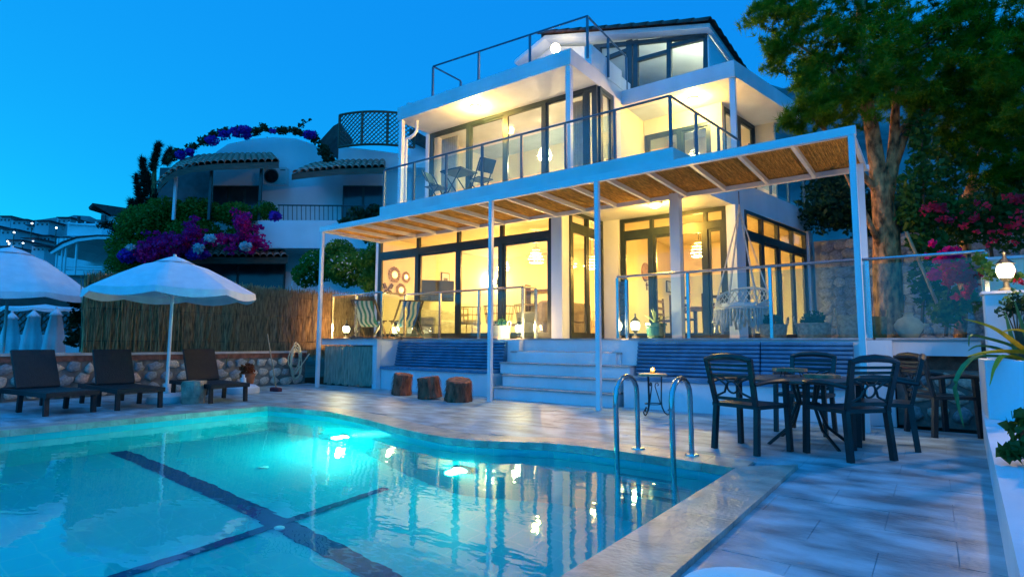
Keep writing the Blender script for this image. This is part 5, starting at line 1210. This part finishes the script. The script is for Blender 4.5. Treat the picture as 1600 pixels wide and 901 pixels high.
tm2 = bpy.data.meshes.new('awning_tile'); t_ = barrel(.42, .12, .095); tm2.from_pydata(t_.v, [], t_.f); tm2.materials.append(M('awning_clay', (.52, .27, .20), .85, .35, 6, .4)); tm2.update(); tm2.polygons.foreach_set('use_smooth', [True]*len(tm2.polygons))
def awning(pts_front, pts_back, d0, d1, name='awning'):
    """tiled awning between a front eave and a back line (photo points, each at its own depth)"""
    F = [Vector(lat(x, y, d0)) for x, y in pts_front]; B = [Vector(lat(x, y, d1)) for x, y in pts_back]; n = len(F); mb = MB()
    mb.v = [tuple(v) for v in F+B]+[tuple(v-Vector((0, 0, .22))) for v in F+B]
    for i in range(n-1): mb.f += [(i, i+1, n+i+1, n+i), (2*n+i, 3*n+i, 3*n+i+1, 2*n+i+1), (i, 2*n+i, 2*n+i+1, i+1)]
    mb.f += [(0, n, 3*n, 2*n), (n-1, 3*n-1, 4*n-1, 2*n-1)]
    o = mb.xf(FM).build(name, wood, nh)
    for i in range(n-1):
        m_ = max(1, round((F[i+1]-F[i]).length/.23))
        for k in range(m_):
            a = F[i].lerp(F[i+1], (k+.5)/m_); b = B[i].lerp(B[i+1], (k+.5)/m_); nr = max(1, round((b-a).length/.38))
            for j in range(nr):
                p_ = FM @ a.lerp(b, j/nr); dv = (FM.to_3x3() @ (b-a)).normalized(); sd = dv.cross(Vector((0, 0, 1))).normalized(); un = sd.cross(dv)
                inst(tm2, o, Matrix.Translation(p_+Vector((0, 0, .02))) @ Matrix((sd, dv, un)).transposed().to_4x4(), 'tile')
    return o
awning([(246, 292), (258, 277), (275, 267), (300, 260), (340, 256), (436, 253)], [(275, 262), (285, 254), (298, 249), (315, 245), (350, 243), (425, 242)], D0-2.4, D0-.05)
awning([(456, 272), (480, 269), (530, 264), (602, 262)], [(490, 258), (505, 256), (540, 252), (602, 252)], D0-1.6, D0-.05)
awning([(226, 400), (260, 402), (330, 402), (450, 402)], [(250, 388), (275, 386), (340, 384), (440, 386)], D0-2.4, D0-.65)
ac = thing('air_conditioner', 'white outdoor air conditioner unit on the rounded house wall', 'air conditioner', pd(430, 288, D0-.3))
nbox(413, 447, 261, 288, D0-.36, .32, 'casing', M('ac_white', (.62, .64, .62), .5, .05), ac)
a, dd, z = lat(424, 275, D0-.43)
for r_ in (.08, .14, .20, .26): MB().tube([(a+r_*math.cos(2*math.pi*k/20), dd, z+r_*math.sin(2*math.pi*k/20)) for k in range(21)], .012, 5).xf(FM).build('fan_grille', darkframe, ac)
MB().lathe([(.24, 0), (.24, .01)], seg=20).xf(FM @ Matrix.Translation((a, dd+.018, z)) @ Matrix.Rotation(R(90), 4, 'X')).build('fan_opening', darkframe, ac)
for k in range(4): nbox(438, 446, 265+k*5, 266.5+k*5, D0-.375, .01, 'louvre', darkframe, ac)
rl = thing('iron_railing', 'thin dark iron railing on the neighbouring white balcony', 'railing', pd(490, 344, D0-2.1))
for k in range(24):
    x = 436+k*7; MB().tube([pd(x, 344, D0-2.1), pd(x, 321, D0-2.1)], .014, 5).build('baluster', tealframe, rl)
MB().tube([pd(434, 320.5, D0-2.1), pd(600, 322, D0-2.1)], .025, 6).build('handrail', tealframe, rl)
lb_ = thing('lattice_screen', 'curved dark lattice screen round the roof balcony next door', 'screen', pd(590, 232, D0-.6)); lattice(lb_, 531, 648, 180, 232, D0-.7, .16, .35)
p = pd(641, 182, D0-.3); tag(MB().lathe([(.10, 0), (.06, .10), (.20, .28), (.22, .42), (.12, .55), (.16, .62), (.02, .66)], (p.x, p.y, p.z-.15), 16).build('roof_urn', whiteN, smooth=True), 'pale urn on the roof balcony behind the lattice screen', 'urn')
p = pd(462, 446, 18.5); t = thing('terrace_chair', 'pale frame of a chair standing beyond the reed fence', 'chair', p)
for s in (-.12, .12): MB().tube([p+r0*s-Vector((0, 0, .4)), p+r0*s+Vector((0, 0, .12))], .02, 6).build('post', whitemetal, t)
MB().tube([p-r0*.12+Vector((0, 0, .12)), p+r0*.12+Vector((0, 0, .12))], .02, 6).build('top_rail', whitemetal, t)
# planting on and around the neighbour
path = [(262, 250), (285, 240), (310, 226), (335, 214), (360, 207), (395, 205), (430, 203), (465, 208), (490, 216), (504, 234), (512, 250), (528, 262)]
def along(n): return [(float(np.interp(u, range(len(path)), [q[0] for q in path]))+rd0.uniform(-3, 3), float(np.interp(u, range(len(path)), [q[1] for q in path]))+rd0.uniform(-5, 2)) for u in [rd0.uniform(0, len(path)-1) for _ in range(n)]]
rd0 = random.Random(3)
shrub('rooftop_bougainvillea', 'violet flowering vine trailing along the rounded roof edge', [(x, y, 21.6, rd0.uniform(.10, .24), 1.3, .7) for x, y in along(70)]+[(470, 196, 21.7, .14), (476, 189, 21.7, .10), (412, 196, 21.7, .16), (484, 187, 21.7, .07)], 3400, .12, dark_g, 'vine', stem=[([(x, y, 21.6) for x, y in path], .035), ([(455, 206, 21.7), (470, 197, 21.7), (487, 186, 21.7)], .02)],
      extra=[('violet_flowers', [(x, y, 21.3, rd0.uniform(.10, .26), 1.3, .8) for x, y in along(4)]+[(350, 211, 21.3, .22, 1.3, .8), (368, 207, 21.3, .22), (332, 220, 21.2, .24, 1.2, .8), (384, 212, 21.3, .2, 1.2, .7), (298, 238, 21.2, .2, 1.3, .7)], 900, .12, violet)])
MG = [(x+rd0.gauss(0, sx_), y+rd0.gauss(0, sy2), 18.9+rd0.uniform(-.3, .5), rd0.uniform(.08, .26), 1.5, .7) for x, y, sx_, sy2, n_f in ((245, 384, 15, 9, 30), (228, 396, 9, 5, 12), (300, 358, 8, 9, 14), (300, 380, 18, 6, 18), (338, 374, 14, 6, 16), (377, 350, 7, 13, 18), (372, 380, 16, 7, 20), (398, 372, 6, 14, 14), (275, 393, 16, 4, 12)) for _ in range(n_f)]
p = shrub('bougainvillea_bank', 'big magenta bougainvillea spilling over the neighbouring terrace bank', [(200, 385, 20, .7, 1, .9), (225, 352, 20, .9), (260, 335, 20.5, .8), (310, 330, 20.5, .8, 1.3, .6), (370, 335, 20.2, .7, 1.3, .6), (415, 330, 20, .45, 1, .8), (200, 418, 19.5, .7), (300, 365, 20.2, .9, 1.6, .6), (380, 370, 20, .6, 1.4, .8), (220, 400, 19.6, .7)], 26000, .105, hedge_g, extra=[('magenta_flowers', MG, 5200, .11, magenta), ('violet_flowers', [(430, 338, 19, .2), (200, 400, 18.9, .3), (310, 398, 18.9, .3, 2, .5)], 700, .12, violet), ('white_flowers', [(328, 372, 18.4, .18), (310, 388, 18.4, .2), (385, 385, 18.4, .2), (205, 386, 18.6, .14)], 420, .10, FOL('white_petal', (.5, .55, .6), (.7, .72, .75), 4))])
shrub('flowering_hedge', 'green hedge with tiny white flowers behind the reed fence', [(500, 415, 16.5, .6), (545, 420, 16, .65), (575, 410, 15.8, .5), (530, 395, 16.3, .5), (480, 430, 16.6, .45), (585, 440, 15.5, .45), (590, 395, 15.6, .3, 1, 1.4)], 15000, .09, hedge_g, extra=[('white_flowers', [(500, 410, 15.9, .5), (545, 415, 15.4, .55), (490, 440, 15.9, .4)], 130, .055, MATS['white_petal'])])
shrub('balcony_plant', 'loose dark vine hanging over the white balcony next door', [(560, 335, 19.4, .35, 1.4, .8), (540, 345, 19.4, .2, 2, .5), (590, 345, 19.2, .3), (585, 330, 19.3, .3), (575, 372, 19, .18, .7, 1.2)], 900, .14, dark_g, 'vine')
# dark araucaria like tree behind
mt = thing('dark_conifer', 'dark spiky conifer silhouetted left of the rounded house', 'tree', pd(235, 400, 24)); MB().tube([pd(238, 400, 24), pd(240, 300, 24), pd(243, 228, 24)], [.16, .12, .04], 8).build('trunk', bark, mt)
Q_ = []
for x, y, ang, l_ in ((216, 300, 100, 1.4), (224, 270, 95, 1.2), (243, 245, 80, 1.1), (255, 285, 70, 1.0), (235, 290, 110, 1.2), (208, 330, 105, .9), (228, 330, 80, 1.0), (262, 245, 75, .6), (250, 320, 85, 1.2), (225, 305, 60, 1.0)):
    c = np.array(pd(x, y, 24)); dv = np.array(r0)*math.cos(R(ang))+np.array([0, 0, 1])*math.sin(R(ang))
    for s in np.linspace(-.5, .5, 26): Q_.append(ell(9, c+dv*s*l_, (.12, .12, .10), .6))
needles('crown', np.concatenate(Q_), .20, FOL('conifer_dark', (.008, .022, .02), (.02, .05, .03), 1.5), mt, k=9, wd=.014)
shrub('dark_pine_clump', 'dark needle tree in front of the far gabled house', [(205, 350, 26, .5), (185, 360, 27, .45), (170, 350, 27, .3), (215, 330, 26, .5), (160, 352, 28, .25)], 1500, .20, FOL('pine_far', (.01, .03, .02), (.02, .055, .03), 1.5), 'tree', [(((200, 420, 26), (203, 350, 26)), .12)], asp=.25)
# ---------------- white house with a canopy
h2 = thing('canopy_house', 'white house with a wide dark edged canopy roof and slim columns', 'house', pd(130, 430, 34)); D2 = 34
nbox(92, 195, 372, 430, D2, 6, 'wall', whiteN, h2); npoly([(76, 392), (96, 378), (118, 370), (150, 367), (190, 368), (190, 373), (150, 373), (120, 377), (98, 386), (80, 397)], D2-3, 6.5, 'canopy', whiteN, h2)
npoly([(75, 391), (95, 377), (117, 369), (150, 366), (190, 367), (190, 369), (150, 368.5), (118, 372), (97, 380), (77, 394)], D2-3.02, 6.4, 'canopy_edge', M('dark_fascia', (.05, .03, .03), .8), h2)
for x in (90, 98, 103.5, 120): nbox(x-1, x+1, 372, 430, D2-2.8, .1, 'column', whiteN, h2)
w_ = nbox(120, 147, 399, 418, D2-.06, .05, 'window', tealframe, h2); nbox(122, 145, 401, 416, D2-.08, .015, 'pane', dkglass, w_)
w_ = nbox(95, 101, 399, 425, D2-.06, .05, 'door', tealframe, h2)
nbox(106, 160, 349, 368, D2+.5, 4, 'upper_wall', whiteN, h2)
for x in (108, 120, 133, 150): MB().tube([pd(x, 352, D2+.4), pd(x, 346, D2+.4)], .05, 5).build('rail_post', whiteN, h2)
MB().tube([pd(106, 349, D2+.4), pd(160, 353, D2+.4)], .05, 5).build('roof_rail', whiteN, h2); MB().tube([pd(123, 349, D2+.6), pd(123.5, 338, D2+.6)], .09, 6).build('chimney_pipe', darkframe, h2)
for y in (417, 421): MB().tube([pd(86, y, D2-2.7), pd(160, y, D2-2.7)], .04, 5).build('balcony_rail', whiteN, h2)
h3 = thing('gabled_house', 'white gabled house with a dark tiled roof behind the dark needle tree', 'house', pd(170, 360, 42))
npoly([(157, 352), (157, 334), (150, 327), (170, 338), (200, 335), (200, 352)], 42, 5, 'wall', whiteN, h3); npoly([(138, 324), (144, 317), (205, 326), (205, 337), (176, 337), (146, 320), (140, 328)], 41, 6, 'roof', M('far_tile', (.07, .04, .04), .9, .3), h3)
nbox(158, 165, 336, 352, 41.9, .05, 'window', dkglass, h3)
# ---------------- houses on the far hill, some windows lit
winlit = EM('far_window', (.75, .9, 1), .8)
farwall = M('far_wall', (.55, .57, .6), .9, .15, .1); rd = random.Random(4)
HS = [(-20, 352, 26, 22), (12, 358, 22, 18), (30, 343, 24, 20), (22, 375, 24, 14), (50, 352, 20, 14), (66, 345, 22, 16), (84, 352, 16, 12), (44, 372, 22, 14), (70, 368, 18, 10), (8, 338, 18, 10), (100, 340, 22, 12), (4, 385, 22, 12), (60, 384, 20, 10)]
col_l = ['on the hill crest', 'below the crest']
for i, (x, y, w_, h_) in enumerate(HS):
    d = 120+rd.uniform(-6, 6)+(390-y)*.4
    b = thing('hillside_house', 'small dusk lit block house on the far hill', 'house', pd(x, y+h_, d), group='houses on the far hillside')
    nbox(x-w_/2, x+w_/2, y, y+h_+18, d, 7, 'wall', farwall, b); nbox(x-w_/2-1, x+w_/2+1, y-1.4, y-.1, d-.8, 8.4, 'roof', M('far_roof', (.10, .07, .08), .9), b)
    lits = [rd.random() < .16 for _ in range(3)]; b['label'] = 'small flat roofed house on the far hill with a lit window' if any(lits) else 'small flat roofed house on the far hill with dark windows'
    for k in range(3):
        xx = x-w_/2+w_*(k+.5)/3; lit = lits[k]
        nbox(xx-1.3, xx+1.3, y+4, y+7, d-.12, .1, 'window', winlit if lit else dkglass, b)
for x, y in ((50, 349), (22, 363), (88, 356), (12, 377), (36, 380)):
    p = pd(x, y, 116); b = thing('street_lamp', 'tiny glowing street lamp among the far hillside houses', 'lamp', p, group='street lamps on the far hillside')
    MB().tube([p-Vector((0, 0, 3.4)), p], .08, 5).build('pole', darkframe, b); MB().ball(p, .16, 8, 5).build('globe', EM('far_lamp', (.8, .95, 1), 2.5), b)
